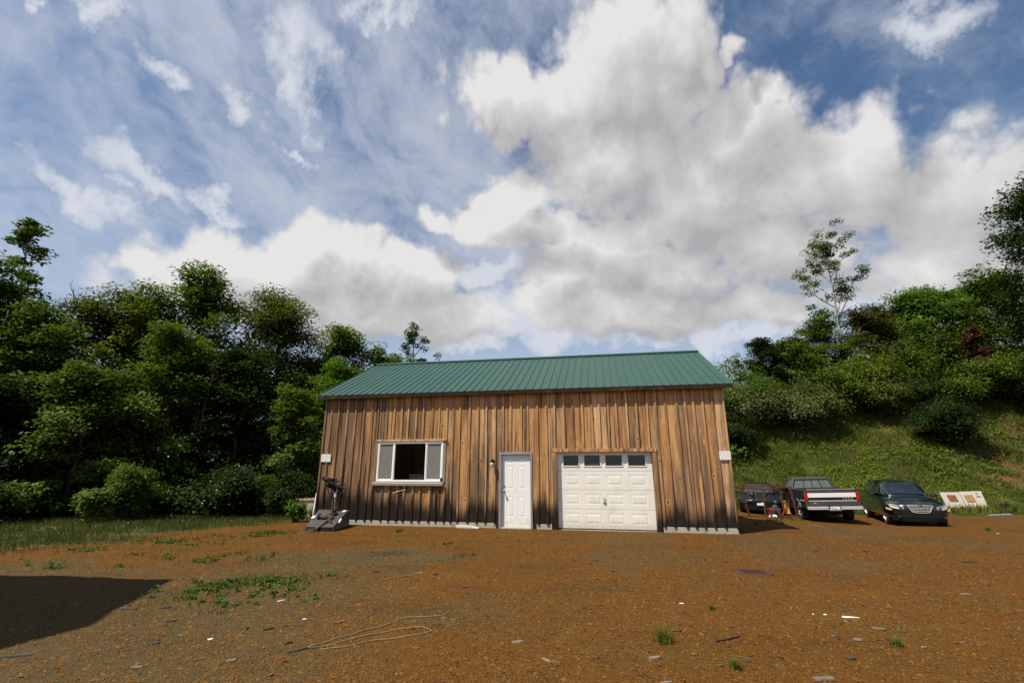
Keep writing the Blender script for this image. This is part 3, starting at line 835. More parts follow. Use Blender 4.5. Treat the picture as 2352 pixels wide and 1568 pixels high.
# things seen through the panes
bx = MB(); bx.box(-.21, .21, -.05, .05, 0, .17); bx.box(-.23, .23, -.06, .06, .171, .21)
o = bx.build('cardboard_box', plain('pale_green_card', (0.62, 0.80, 0.60), .7, var=.15), None, bevel=.004)
o.location = L(-8.75, .11, 1.222); o.rotation_euler = (0, 0, BA); tag(o, 'pale green box lying inside the barn window', 'box')
def lump(name, sx_, sy_, sz_, mat, seed, n=3, amp=.22):
    bm = bmesh.new(); bmesh.ops.create_icosphere(bm, subdivisions=n, radius=1)
    rr = random.Random(seed); ph = [rr.uniform(0, 9) for _ in range(9)]
    for v_ in bm.verts:
        p = v_.co; k = 1 + amp * (math.sin(p.x * 3.1 + ph[0]) * math.sin(p.y * 3.7 + ph[1]) + .6 * math.sin(p.z * 5.3 + ph[2] + p.x * 4) + .35 * math.sin(p.y * 9 + ph[3]) * math.sin(p.x * 8 + ph[4]))
        v_.co = Vector((p.x * sx_ * k, p.y * sy_ * k, max(p.z, -.75) * sz_ * k))
    me = bpy.data.meshes.new(name); bm.to_mesh(me); bm.free()
    for p in me.polygons: p.use_smooth = True
    me.materials.append(mat)
    o = bpy.data.objects.new(name, me); C.objects.link(o); return o
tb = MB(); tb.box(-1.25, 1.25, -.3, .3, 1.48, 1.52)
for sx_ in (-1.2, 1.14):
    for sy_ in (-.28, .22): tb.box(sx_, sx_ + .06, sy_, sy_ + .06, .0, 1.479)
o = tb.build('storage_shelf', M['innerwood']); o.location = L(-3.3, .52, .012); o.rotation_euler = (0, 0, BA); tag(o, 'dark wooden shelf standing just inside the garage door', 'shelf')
o = lump('plastic_sack', .17, .12, .13, M['board'], 3); o.location = L(-3.58, .33, 1.63); tag(o, 'crumpled white sack behind the second garage door window', 'sack')
o = lump('plastic_bag', .13, .1, .07, M['board'], 5); o.location = L(-2.93, .31, 1.60); tag(o, 'low white bag behind the third garage door window', 'bag')
b = MB(); b.tube([(-.10, 0, .0), (-.02, 0, .22), (.06, 0, .28), (.10, 0, .18), (.11, 0, .0)], .02, 8)
o = b.build('rubber_hose', M['black'], None, smooth=True); o.location = L(-4.12, .30, 1.526); o.rotation_euler = (0, 0, BA); tag(o, 'black bent hose behind the leftmost garage door window', 'hose')

# blank white notice boards on the corners of the front wall
for s0, s1, z0, z1, lab, yy in ((-11.835, -11.515, 1.782, 2.012, 'blank white board fixed to the barn corner above the rotary cutter', -.05),
                            (-.276, .008, 1.815, 2.04, 'blank white board fixed to the barn corner nearest the parked cars', -.05)):
    b = MB(); b.box(0, s1 - s0, -.012, .0, 0, z1 - z0)
    o = b.build('notice_board', M['board'], None, bevel=.003); o.location = L(s0, -.028, z0); o.rotation_euler = (R(1.5), 0, BA)
    tag(o, lab, 'sign', 'blank boards on the barn corners')

# neighbouring building that throws the shadow on the yard (left, behind the camera)
NB = Vector((-8.42, 5.71, 0)); na = math.atan2(-0.1, 0.995)
nb = empty('timber_house', NB, na, 'tall timber house with green gable roof beside the yard', 'house')
HW, HL, HE, HP = 2.7, 9.0, 6.5, 8.36
b = MB()
for i in range(36):
    a = -HL + HL * i / 36; b.rnd = rb.random()
    b.box(a, a + HL / 36 - .004, -.025, 0, -.2, HE); b.rnd = rb.random(); b.box(a, a + HL / 36 - .004, -2 * HW, -2 * HW + .025, -.2, HE)
for i in range(22):
    y0, y1 = -2 * HW * (i + 1) / 22, -2 * HW * i / 22 - .004
    h = lambda y: HE + (HP - HE) * (1 - abs(y + HW) / HW) - .05
    for xx in (0, -HL):
        b.rnd = rb.random()
        b.hexa([(xx, y0, -.2), (xx + .024, y0, -.2), (xx + .024, y1, -.2), (xx, y1, -.2)], [(xx, y0, h(y0)), (xx + .024, y0, h(y0)), (xx + .024, y1, h(y1)), (xx, y1, h(y1))])
b.build('wall', M['siding'], nb)
for s in (1, -1):
    b = MB(); e = .0
    yb_ = 0 if s == 1 else -2 * HW
    b.hexa([(-HL - .05, yb_, HE), (.03, yb_, HE), (.03, -HW, HP), (-HL - .05, -HW, HP)] if s == 1 else [(-HL - .05, -HW, HP), (.03, -HW, HP), (.03, yb_, HE), (-HL - .05, yb_, HE)],
           [(-HL - .05, yb_, HE + .05), (.03, yb_, HE + .05), (.03, -HW, HP + .05), (-HL - .05, -HW, HP + .05)] if s == 1 else [(-HL - .05, -HW, HP + .05), (.03, -HW, HP + .05), (.03, yb_, HE + .05), (-HL - .05, yb_, HE + .05)])
    b.build('roof', M['roof'], nb)
for zz in (1.0, 3.9):
    w_ = MB(); frame(w_, -4.8, -3.6, zz, zz + 1.3, .07, .002, .05)
    o = w_.build('window', M['vinyl'], nb)
    p_ = MB(); p_.box(-4.72, -3.68, .01, .02, zz + .075, zz + 1.225); p_.build('pane', M['carglass'], o)
# ------------------------------------------------------------------ vehicles
M['greenpaint'] = plain('dark_green_car_paint', (0.006, 0.013, 0.0145), 0.24, 0.25, var=0.15, coat=1.0)
M['greypaint'] = plain('faded_grey_car_paint', (0.050, 0.048, 0.046), 0.45, 0.1, var=0.22, scale=4, coat=0.3, dirt=((0.075, 0.055, 0.04), 0.4))
M['darkgreypaint'] = plain('dark_grey_car_paint', (0.020, 0.022, 0.020), 0.4, 0.1, var=0.25, scale=4, coat=0.3)
M['whitestripe'] = plain('white_car_stripe', (0.80, 0.79, 0.77), 0.4, var=0.04)
M['greystripe'] = plain('pale_grey_stripe', (0.42, 0.41, 0.38), 0.45, var=0.08)
M['darkglass'] = plain('dark_car_glass', (0.010, 0.014, 0.017), 0.05, var=0.1, spec=0.9, coat=0.5)
M['dullglass'] = plain('dusty_grey_glass', (0.022, 0.022, 0.024), 0.6, var=0.2)
M['lamp'] = plain('grey_headlamp', (0.40, 0.40, 0.37), 0.12, var=0.4, scale=22, coat=1.0)
M['seat'] = plain('blue_grey_seat_cloth', (0.20, 0.27, 0.32), 0.9, var=0.15)
M['alloy'] = plain('alloy_wheel', (0.62, 0.61, 0.60), 0.32, 0.8, var=0.12)
M['rustywheel'] = plain('brake_disc', (0.16, 0.10, 0.07), 0.6, 0.6, var=0.3)

def cut_arches(o, cyls):
    """wheel arches really cut out of the body mesh; the cutters are removed again"""
    cut = []
    for x0, x1, y, z, r in cyls:
        b = MB(); n = 28
        pts = [(x0, y + r * math.cos(2 * math.pi * k / n), z + r * math.sin(2 * math.pi * k / n)) for k in range(n)]
        b.prism(pts, (x1 - x0, 0, 0))
        c = b.build('cutter', None); cut.append(c)
        m = o.modifiers.new('arch', 'BOOLEAN'); m.object = c; m.operation = 'DIFFERENCE'; m.solver = 'EXACT'
    bpy.context.view_layer.update()
    dg = bpy.context.evaluated_depsgraph_get()
    me = bpy.data.meshes.new_from_object(o.evaluated_get(dg))
    o.modifiers.clear(); o.data = me
    for c in cut: bpy.data.objects.remove(c)

def hull(name, stations, mat, parent, sub=2):
    """closed loft through half sections (list of (y, [(x, z), ...] from bottom centre to top centre))"""
    b = MB(); rings = []
    for y, pts in stations:
        ring = [(x, y, z) for x, z in pts] + [(-x, y, z) for x, z in pts[-2:0:-1]]
        rings.append(ring)
    m = len(rings[0]); vs = sum(rings, [])
    fs = [(i * m + k, i * m + (k + 1) % m, (i + 1) * m + (k + 1) % m, (i + 1) * m + k) for i in range(len(rings) - 1) for k in range(m)]
    h = m // 2
    for base in (0, (len(rings) - 1) * m):       # caps as quads across the section
        for k in range(0, h):
            a, b_, c, d = k, k + 1, (m - k - 1) % m, (m - k) % m
            q = [base + a, base + b_, base + c, base + d]
            q = list(dict.fromkeys(q))
            if len(q) >= 3: fs.append(tuple(q))
    b.add(vs, fs)
    return b.build(name, mat, parent, smooth=True, subsurf=sub)

def wheel(parent, x, y, r, w, side, rim_mat, n=5):
    """wheel > tyre, rim; side +1 outer face towards +x"""
    e = empty('wheel', (x, y, r)); e.parent = parent
    b = MB()
    b.lathe([(r * .62, -w / 2 * side), (r * .93, -w / 2 * side), (r, -w * .36 * side), (r, w * .36 * side), (r * .93, w / 2 * side), (r * .64, w / 2 * side), (r * .60, w * .30 * side)], 28, 'X')
    b.build('tyre', M['rubber'], e, smooth=False)
    b = MB()
    b.lathe([(.01, w * .40 * side), (r * .16, w * .42 * side), (r * .17, w * .30 * side)], 12, 'X')
    for k in range(n):
        a = 2 * math.pi * k / n + .3
        c, s = math.cos(a), math.sin(a); tx, tz = -s, c
        p0, p1 = r * .10, r * .62
        ww = r * .11
        pts = [(w * .33 * side, c * p0 + tx * ww, s * p0 + tz * ww), (w * .33 * side, c * p1 + tx * ww * 1.3, s * p1 + tz * ww * 1.3),
               (w * .33 * side, c * p1 - tx * ww * 1.3, s * p1 - tz * ww * 1.3), (w * .33 * side, c * p0 - tx * ww, s * p0 - tz * ww)]
        b.prism(pts, (.03 * side, 0, 0))
    b.lathe([(r * .585, w * .18 * side), (r * .64, w * .49 * side), (r * .60, w * .49 * side), (r * .56, w * .18 * side)], 28, 'X')
    b.build('rim', rim_mat, e)
    b = MB(); b.lathe([(.01, w * .05 * side), (r * .5, w * .05 * side), (r * .5, w * .10 * side), (.01, w * .10 * side)], 20, 'X'); b.build('brake_disc', M['rustywheel'], e)

def crossover(origin, yaw, kz, kw, kl, names, glass, full=True):
    e = empty(names[0], origin, yaw, names[1], names[2])
    paint = names[3]
    S_ = lambda y, zb, wb, p2, p3, p4, p5, zc: (y * kl, [(0, zb * kz), (wb * kw, zb * kz), (p2[0] * kw, p2[1] * kz), (p3[0] * kw, p3[1] * kz), (p4[0] * kw, p4[1] * kz), (p5[0] * kw, p5[1] * kz), (0, zc * kz)])
    st = [S_(.00, .30, .30, (.40, .37), (.44, .56), (.42, .72), (.32, .79), .81),
          S_(.07, .24, .50, (.64, .35), (.69, .57), (.66, .76), (.48, .855), .875),
          S_(.20, .23, .66, (.83, .34), (.88, .58), (.85, .80), (.58, .90), .925),
          S_(.48, .22, .80, (.96, .35), (1.0, .60), (.96, .86), (.70, .955), .99),
          S_(1.0, .22, .85, (.98, .36), (1.02, .62), (.975, .94), (.76, 1.02), 1.055),
          S_(1.4, .22, .85, (.98, .36), (1.02, .63), (.975, .98), (.80, 1.07), 1.10),
          S_(2.2, .22, .85, (.98, .36), (1.01, .64), (.975, 1.0), (.86, 1.07), 1.09),
          S_(3.5, .22, .85, (.98, .36), (1.01, .64), (.975, 1.02), (.86, 1.08), 1.09),
          S_(4.5, .26, .82, (.96, .40), (.99, .66), (.95, 1.04), (.82, 1.10), 1.11),
          S_(4.92, .32, .76, (.88, .44), (.92, .68), (.88, 1.02), (.76, 1.08), 1.09),
          S_(5.05, .40, .60, (.76, .48), (.80, .68), (.76, .96), (.62, 1.02), 1.03)]
    body = hull('body', st, M[paint], e)
    cut_arches(body, [(s * .62 * kw, s * 1.3 * kw, y * kl, .36, .415) for s in (-1, 1) for y in (.95, 3.92)])
    for p in body.data.polygons: p.use_smooth = True
    C_ = lambda y, q0, q1, q2, z3: (y * kl, [(0, .98 * kz), (q0[0] * kw, q0[1] * kz), (q1[0] * kw, q1[1] * kz), (q2[0] * kw, q2[1] * kz), (0, z3 * kz)])
    cs = [C_(1.34, (.80, 1.0), (.76, 1.05), (.42, 1.09), 1.10), C_(1.75, (.88, 1.0), (.73, 1.33), (.42, 1.375), 1.39),
          C_(2.15, (.90, 1.0), (.66, 1.585), (.40, 1.63), 1.64), C_(2.7, (.90, 1.0), (.65, 1.66), (.40, 1.70), 1.71),
          C_(3.6, (.90, 1.0), (.64, 1.66), (.40, 1.70), 1.71), C_(4.4, (.88, 1.0), (.61, 1.60), (.38, 1.645), 1.655),
          C_(4.82, (.84, 1.0), (.58, 1.40), (.36, 1.45), 1.46), C_(5.0, (.76, 1.0), (.62, 1.10), (.36, 1.13), 1.14)]
    cab = hull('cabin', cs, M[paint], e)
    def at_y(y):
        ys_ = [c[0] for c in cs]; y = min(max(y * kl, ys_[0]), ys_[-1] - 1e-4)
        i = max(k for k in range(len(ys_)) if ys_[k] <= y)
        f = (y - ys_[i]) / (ys_[i + 1] - ys_[i])
        return [tuple(a * (1 - f) + b_ * f for a, b_ in zip(p, q)) for p, q in zip(cs[i][1], cs[i + 1][1])]
    def patch(name, y0, y1, fn, mat, nu=10, nv=8, off=(0, -.012, .014)):
        b = MB(); vs = []
        for j in range(nv + 1):
            y = y0 + (y1 - y0) * j / nv
            for i in range(nu + 1):
                p = fn(at_y(y), i / nu, j / nv); vs.append((p[0] + off[0], y * kl + off[1], p[1] + off[2]))
        b.add(vs, [(j * (nu + 1) + i, j * (nu + 1) + i + 1, (j + 1) * (nu + 1) + i + 1, (j + 1) * (nu + 1) + i) for j in range(nv) for i in range(nu)])
        o = b.build(name, mat, e, smooth=True, fix=False)
        m = o.modifiers.new('thickness', 'SOLIDIFY'); m.thickness = .006
        return o
    def wsf(q, u, v):
        x = (u * 2 - 1) * q[2][0] * .90; ax = abs(x)
        z = q[4][1] + (q[3][1] - q[4][1]) * ax / q[3][0] if ax < q[3][0] else q[3][1] + (q[2][1] - q[3][1]) * (ax - q[3][0]) / (q[2][0] - q[3][0])
        return x, z
    patch('windscreen', 1.44, 2.13, wsf, M[glass])
    patch('rear_screen', 4.45, 4.93, wsf, M['darkglass'], off=(0, .012, .014))
    for s in (-1, 1):
        for a, b_ in ((1.95, 2.85), (2.93, 3.75), (3.83, 4.5)):
            patch('side_window', a, b_, lambda q, u, v, s=s: (s * (q[1][0] * (1 - (.22 + .66 * u)) + q[2][0] * (.22 + .66 * u)), q[1][1] * (1 - (.22 + .66 * u)) + q[2][1] * (.22 + .66 * u)), M['darkglass'], 4, 5, (s * .004, 0, 0))
        wheel(e, s * .83 * kw, .95 * kl, .36, .23, s, M['alloy']); wheel(e, s * .83 * kw, 3.92 * kl, .36, .23, s, M['alloy'])
        b = MB(); b.hexa([(s * .93 * kw - .02, 1.82 * kl, 1.05 * kz), (s * 1.14 * kw, 1.78 * kl, 1.05 * kz), (s * 1.14 * kw, 1.90 * kl, 1.05 * kz), (s * .93 * kw - .02, 1.92 * kl, 1.05 * kz)],
                         [(s * .99 * kw, 1.82 * kl, 1.21 * kz), (s * 1.13 * kw, 1.79 * kl, 1.21 * kz), (s * 1.13 * kw, 1.90 * kl, 1.20 * kz), (s * .99 * kw, 1.92 * kl, 1.20 * kz)])
        b.build('wing_mirror', M[paint], e, bevel=.03, seg=3, smooth=True)
        # headlamp follows the wrapped corner
        b = MB()
        hl = [(.50, .03, .665), (.52, .035, .765), (.68, .11, .805), (.86, .27, .835), (.915, .30, .775), (.88, .235, .695), (.70, .095, .655)]
        pts = [(s * x * kw, y * kl - .045, z * kz) for x, y, z in hl]
        b.prism(pts, (0, .09, 0))
        h_ = b.build('headlight', M['lamp'] if full else M['darkglass'], e, bevel=.012)
        b = MB(); b.lathe([(.004, -.005), (.05, -.004), (.062, .02)], 14, 'Y', (s * .61 * kw, .0 * kl, .735 * kz)); b.build('reflector', M['chrome'], h_)
        b = MB(); b.prism([(s * .84 * kw, .13 * kl, .628 * kz), (s * .91 * kw, .21 * kl, .67 * kz), (s * .985 * kw, .36 * kl, .70 * kz), (s * .99 * kw, .36 * kl, .63 * kz), (s * .90 * kw, .17 * kl, .60 * kz)], (s * .02, -.03, 0)); b.build('indicator', M['amber'] if full else M['black'], e)
    # grille
    if full:
        W = lambda z: .265 + (.40 - .265) * (z - .56) / .25
        cy = lambda x: -.035 + .16 * x * x
        gb = MB(); n = 12
        zs_ = [.56 + .25 * k / 6 for k in range(7)]
        vs = [((i / n * 2 - 1) * W(z), cy((i / n * 2 - 1) * W(z)) + .02, z) for z in zs_ for i in range(n + 1)]
        gb.add(vs, [(j * (n + 1) + i, j * (n + 1) + i + 1, (j + 1) * (n + 1) + i + 1, (j + 1) * (n + 1) + i) for j in range(6) for i in range(n)])
        g_ = gb.build('grille', M['black'], e, fix=False)
        k_ = MB()
        for z in (.605, .66, .715, .77):
            k_.tube([((i / n * 2 - 1) * W(z), cy((i / n * 2 - 1) * W(z)) + .004, z) for i in range(n + 1)], .012, 6)
        for i in range(-3, 4):
            k_.tube([(i * .095 * W(.57) / .3, cy(i * .09) + .008, .57), (i * .12 * W(.80) / .4, cy(i * .12) + .008, .80)], .005, 5)
        k_.build('grille_bars', M['bumper'], g_)
        k_ = MB(); lp = [((i / n * 2 - 1) * W(.81), cy((i / n * 2 - 1) * W(.81)), .81 + .012 * (1 - (i / n * 2 - 1) ** 2)) for i in range(n + 1)] + [((1 - i / n * 2) * W(.56), cy((1 - i / n * 2) * W(.56)), .56 - .02 * (1 - (i / n * 2 - 1) ** 2)) for i in range(n + 1)]
        k_.tube(lp + [lp[0]], .013, 6); k_.build('grille_frame', M['bumper'], g_)
        k_ = MB(); k_.lathe([(.003, -.075), (.02, -.07), (.03, -.04)], 12, 'Y', (0, 0, .835))
        for s in (-1, 1): k_.prism([(s * .02, -.05, .835), (s * .13, -.035, .85), (s * .12, -.035, .838), (s * .02, -.05, .822)], (0, .02, 0))
        k_.build('emblem', M['chrome'], e)
    bk = MB()
    lo_ = [(-.84, .30), (-.66, .11), (-.38, .02), (.38, .02), (.66, .11), (.84, .30), (.84, .5), (-.84, .5)]
    hi_ = [(-.84, .25), (-.64, .055), (-.37, -.014), (.37, -.014), (.64, .055), (.84, .25), (.84, .5), (-.84, .5)]
    bk.add([(x * kw, y, .19 * kz) for x, y in lo_] + [(x * kw, y, (.44 if abs(x) < .5 else .40) * kz) for x, y in hi_], [tuple(range(7, -1, -1)), tuple(range(8, 16))] + [(i, (i + 1) % 8, 8 + (i + 1) % 8, 8 + i) for i in range(8)])
    bk.build('lower_intake', M['black'], e, bevel=.03)
    for s in (-1, 1):
        b = MB(); b.lathe([(.004, -.03), (.045, -.025), (.05, .05)], 14, 'Y', (s * .70 * kw, .03, .36 * kz)); b.build('fog_lamp', M['darkglass'], e)
        for y0_, y1_, zt_ in ((.60, 1.30, .80), (3.5, 4.3, .85)):
            b = MB(); b.box(s * .62 * kw - .2, s * .62 * kw + .2, y0_, y1_, .30, zt_ * kz); b.build('wheel_well', M['black'], e)
    return e

crossover((15.77, 18.81, G(15.77, 19.3) - .005), -0.4276, 1, 1, 1, ('crossover_car', 'dark green family car with chrome grille facing the yard', 'car', 'greenpaint'), 'darkglass')
cp = crossover((11.02, 21.5, G(11.0, 22.0)), R(-26), .74, .92, .93, ('coupe_car', 'black low car behind the rusty rack and the barn corner', 'car', 'blackpaint'), 'dullglass', full=False)
b = MB(); b.box(-.16, .16, -.05, -.03, .38, .48); b.lathe([(.01, -.055), (.07, -.054), (.07, -.04)], 12, 'Y', (.05, 0, .44)); b.build('number_plate', M['board'], cp)

# --- pickup truck seen from behind
tk = empty('pickup_truck', (13.17, 19.9, G(13.5, 20.8) + .01), -0.325, 'dark grey pickup truck with a white striped tailgate', 'pickup truck')
tk.rotation_euler = (0, R(-2.0), -.30)
def side_profile(x0, x1, y0, y1, z0, z1, wy, wr, mat, name, wz=.40):
    pts = [(y0, z0)]
    a0 = math.asin(max(-1, min(1, (z0 - wz) / wr)))
    n = 14
    for k in range(n + 1):
        a = (math.pi - a0) + (a0 - (math.pi - a0)) * k / n
        pts.append((wy + wr * math.cos(a), wz + wr * math.sin(a)))
    pts += [(y1, z0), (y1, z1), (y0, z1)]
    b = MB(); b.prism([(x0, y, z) for y, z in pts], (x1 - x0, 0, 0))
    return b.build(name, mat, tk, bevel=.025, seg=3)
for s in (-1, 1):
    side_profile(s * .86, s * .985, .0, 2.16, .56, 1.30, 1.22, .46, M['darkgreypaint'], 'bed_side')
    b = MB(); n = 16
    pts = [(1.22 + .475 * math.cos(math.pi * k / n), .42 + .475 * math.sin(math.pi * k / n)) for k in range(n + 1)]
    b.tube([(s * .992, y, z) for y, z in pts], .024, 6); b.build('arch_trim', M['chrome'], tk)
    wheel(tk, s * .83, 1.22, .40, .26, s, M['chrome'], 6); wheel(tk, s * .83, 4.60, .40, .26, s, M['chrome'], 6)
    for y0_, y1_ in ((.08, .70), (1.75, 2.12)):
        b = MB(); b.box(s * .99 - .004, s * .99 + .006, y0_, y1_, .86, .90); b.build('side_strip', M['greystripe'], tk)
    b = MB(); b.prism([(s * .865, -.052, .89), (s * .985, -.052, .89), (s * .985, -.052, 1.21), (s * .865, -.052, 1.21)], (0, .09, 0)); tl = b.build('tail_lamp', M['redlens'], tk, bevel=.012)
    b = MB(); b.box(s * .925 - .045, s * .925 + .045, -.058, -.051, .91, .96); b.build('lower_lens', M['redlens'], tl)
    for z0_, z1_ in ((.56, .886), (1.213, 1.30)):
        b = MB(); b.box(s * .924 - .06, s * .924 + .06, -.04, .0, z0_, z1_); b.build('rear_corner', M['greypaint'], tk, bevel=.015)
    b = MB(); b.hexa([(s * 1.0, 3.30, 1.16), (s * 1.22, 3.26, 1.16), (s * 1.22, 3.38, 1.16), (s * 1.0, 3.40, 1.16)], [(s * 1.0, 3.30, 1.34), (s * 1.20, 3.26, 1.34), (s * 1.20, 3.38, 1.34), (s * 1.0, 3.40, 1.34)]); b.build('wing_mirror', M['black'], tk, bevel=.02)
b = MB(); b.box(-.855, .855, .02, 2.16, .60, .66); b.box(-.855, .855, 2.10, 2.155, .661, 1.28); b.build('bed_floor', M['darkgreypaint'], tk)
b = MB(); b.box(-.86, .86, -.045, .02, .69, 1.315); tg = b.build('tailgate', M['greypaint'], tk, bevel=.015)
for nm, z0, z1, mt in (('white_stripe', 1.015, 1.185, 'whitestripe'), ('black_strip', .905, 1.008, 'black'), ('pale_strip', .855, .898, 'greystripe'), ('top_trim', 1.295, 1.322, 'greystripe')):
    b = MB(); b.box(-.86, .86, -.052, -.046, z0, z1) if nm != 'top_trim' else b.box(-.855, .855, -.05, .024, 1.3155, 1.332); b.build(nm, M[mt], tg)
b = MB(); b.box(-.07, .07, -.062, -.046, 1.225, 1.255); b.build('handle', M['chrome'], tg, bevel=.006)
b = MB(); b.box(-.70, -.59, -.05, -.0455, .77, .80); b.build('badge', M['greystripe'], tg)
cu = bpy.data.curves.new('lettering', 'FONT'); cu.body = 'FORD'; cu.size = .10; cu.extrude = .002; cu.align_x = 'CENTER'; cu.space_character = 1.75
tmp = bpy.data.objects.new('lettering_src', cu); C.objects.link(tmp)
bpy.context.view_layer.update()
me = bpy.data.meshes.new_from_object(tmp.evaluated_get(bpy.context.evaluated_depsgraph_get()))
bpy.data.objects.remove(tmp)
me.materials.clear(); me.materials.append(M['greystripe'])
lo_ = bpy.data.objects.new('lettering', me); C.objects.link(lo_); lo_.parent = tg; lo_.location = (.56, -.0545, .922); lo_.rotation_euler = (R(90), 0, 0)
b = MB()
for a, c in ((-.97, -.22), (.22, .97)):
    b.box(a, c, -.25, -.06, .545, .60); b.box(a, c, -.235, -.06, .605, .665)
b.box(-.22, .22, -.20, -.06, .50, .548)
b.build('bumper', M['bumper'], tk, bevel=.018, seg=3)
b = MB(); b.box(-.17, .17, -.215, -.20, .552, .665); np_ = b.build('number_plate', M['board'], tk, bevel=.004)
b = MB(); b.box(-.03, .05, -.2165, -.2155, .575, .60); b.box(-.12, -.06, -.2165, -.2155, .59, .62); b.build('plate_marks', M['redpaint'], np_)
# cab
b = MB(); b.prism([(-.97, 2.20, .50), (-.97, 3.95, .50), (-.97, 3.95, 1.16), (-.97, 2.20, 1.16)], (1.94, 0, 0)); b.build('cab_body', M['darkgreypaint'], tk, bevel=.03, seg=3)
side_profile(-.965, .965, 3.952, 5.40, .50, 1.10, 4.60, .47, M['darkgreypaint'], 'bonnet')
Bq = {'rl': (-.90, 2.22, 1.15), 'rr': (.90, 2.22, 1.15), 'fl': (-.90, 3.85, 1.15), 'fr': (.90, 3.85, 1.15)}
Tq = {'rl': (-.69, 2.40, 1.70), 'rr': (.69, 2.40, 1.70), 'fl': (-.69, 3.25, 1.70), 'fr': (.69, 3.25, 1.70)}
b = MB()
for k in Bq: b.bar(Bq[k], Tq[k], .10, .10)
lerp = lambda p, q, f: tuple(a + (c - a) * f for a, c in zip(p, q))
b.bar(lerp(Bq['rl'], Tq['rl'], .14), lerp(Bq['rr'], Tq['rr'], .14), .07, .16)
b.bar(lerp(Bq['rl'], Tq['rl'], .94), lerp(Bq['rr'], Tq['rr'], .94), .07, .07)
b.bar(Bq['fl'], Bq['fr'], .06); 
for s in ('l', 'r'): b.bar(lerp(Bq['r' + s], Bq['f' + s], .62), lerp(Tq['r' + s], Tq['f' + s], .72), .05)
b.build('cab_pillars', M['greypaint'], tk, bevel=.015)
b = MB(); b.hexa([(-.73, 2.35, 1.685), (.73, 2.35, 1.685), (.72, 3.32, 1.685), (-.72, 3.32, 1.685)], [(-.66, 2.42, 1.755), (.66, 2.42, 1.755), (.65, 3.22, 1.755), (-.65, 3.22, 1.755)])
b.build('roof', M['greypaint'], tk, bevel=.03, seg=3)
def pane(name, q, mat):
    b = MB(); b.add(q, [(0, 1, 2, 3)]); o = b.build(name, mat, tk, fix=False)
    m = o.modifiers.new('thickness', 'SOLIDIFY'); m.thickness = .004
    return o
o = pane('rear_screen', [lerp(Bq['rl'], Tq['rl'], .25), lerp(Bq['rr'], Tq['rr'], .25), lerp(Bq['rr'], Tq['rr'], .90), lerp(Bq['rl'], Tq['rl'], .90)], M['clearglass'])
b = MB()
for f in (-.36, 0.0, .36):
    b.bar((f * 1.02, 2.255, 1.28), (f * .82, 2.375, 1.66), .022, .022)
b.bar((-.82, 2.262, 1.285), (.82, 2.262, 1.285), .02, .02)
b.build('window_bars', M['black'], o)
pane('windscreen', [lerp(Bq['fl'], Tq['fl'], .1), lerp(Bq['fr'], Tq['fr'], .1), lerp(Bq['fr'], Tq['fr'], .94), lerp(Bq['fl'], Tq['fl'], .94)], M['clearglass'])
for s in ('l', 'r'): pane('side_window', [lerp(Bq['r' + s], Tq['r' + s], .1), lerp(Bq['f' + s], Tq['f' + s], .1), lerp(Bq['f' + s], Tq['f' + s], .92), lerp(Bq['r' + s], Tq['r' + s], .92)], M['clearglass'])
for xx in (-.48, .48):
    b = MB(); b.box(xx - .30, xx + .30, 2.55, 2.70, .8, 1.38); b.box(xx - .13, xx + .13, 2.56, 2.66, 1.385, 1.50); b.build('seat', M['seat'], tk, bevel=.04, seg=3)
b = MB(); b.box(-.85, .85, 3.45, 3.80, .95, 1.17); b.lathe([(.16, 3.32), (.19, 3.33), (.19, 3.35), (.16, 3.36)], 18, 'Y', (-.45, 0, 1.18)); b.build('dashboard', M['black'], tk)
b = MB(); b.box(-.7, .7, .1, 5.0, .44, .56); b.tube([(-.8, 1.22, .40), (.8, 1.22, .40)], .05, 8); b.lathe([(.02, 1.0), (.13, 1.10), (.15, 1.22), (.10, 1.38)], 14, 'Y', (.05, 0, .38))
b.tube([(.45, -.02, .42), (.45, 1.0, .42), (.5, 2.5, .42)], .035, 8); b.box(-.35, .30, .25, .85, .30, .45); b.build('underbody', M['black'], tk)

# --- rusty rack in front of the black car, a red stand and yellow board beside it
k_ = 20.2 / 19.0
Q = lambda x, z, dy=0.0: (x * k_ - 10.7, dy, (z - 1.65) * k_ + 1.65)
rack = empty('metal_rack', (10.7, 20.2, 0), 0, 'tall rusty metal rack standing in front of the black car', 'rack')
gzr = G(10.7, 20.2)
def bars(name, lst, w=.045, mat='rust'):
    for p, q in lst:
        b = MB(); b.bar(p, q, w); b.build(name, M[mat], rack, bevel=.004)
zb = lambda x: gzr - .01
bars('rail', [(Q(8.75, .85), Q(9.96, .78)), (Q(9.96, .78), Q(11.0, .885)), (Q(8.75, .85, .7), Q(11.0, .885, .7))], .05)
bars('post', [(Q(9.05, .80), (Q(9.24, 0)[0], 0, gzr)), ((Q(9.92, .78)[0], 0, Q(9.9, .52)[2] + .28), (Q(9.85, 0)[0], 0, gzr)), (Q(10.98, .90), (Q(11.09, 0)[0], 0, gzr)), (Q(10.57, .83), (Q(10.62, 0)[0], .02, gzr + .2)), (Q(10.88, .83, .1), (Q(10.9, 0)[0], .2, gzr))], .055)
bars('foot_bar', [((Q(10.46, 0)[0], -.05, gzr + .02), (Q(11.1, 0)[0], -.05, gzr + .05)), ((Q(10.62, 0)[0], .0, gzr + .22), (Q(10.46, 0)[0], -.03, gzr + .03)), ((Q(8.75, 0)[0], .05, gzr + .03), (Q(9.9, 0)[0], .05, gzr + .03))], .06)
bars('brace', [(Q(9.28, .70, .05), Q(9.52, .46, .1)), (Q(10.2, .70, .05), Q(9.95, .46, .1)), (Q(9.52, .70, .05), Q(9.52, .2, .1))], .035, 'black')
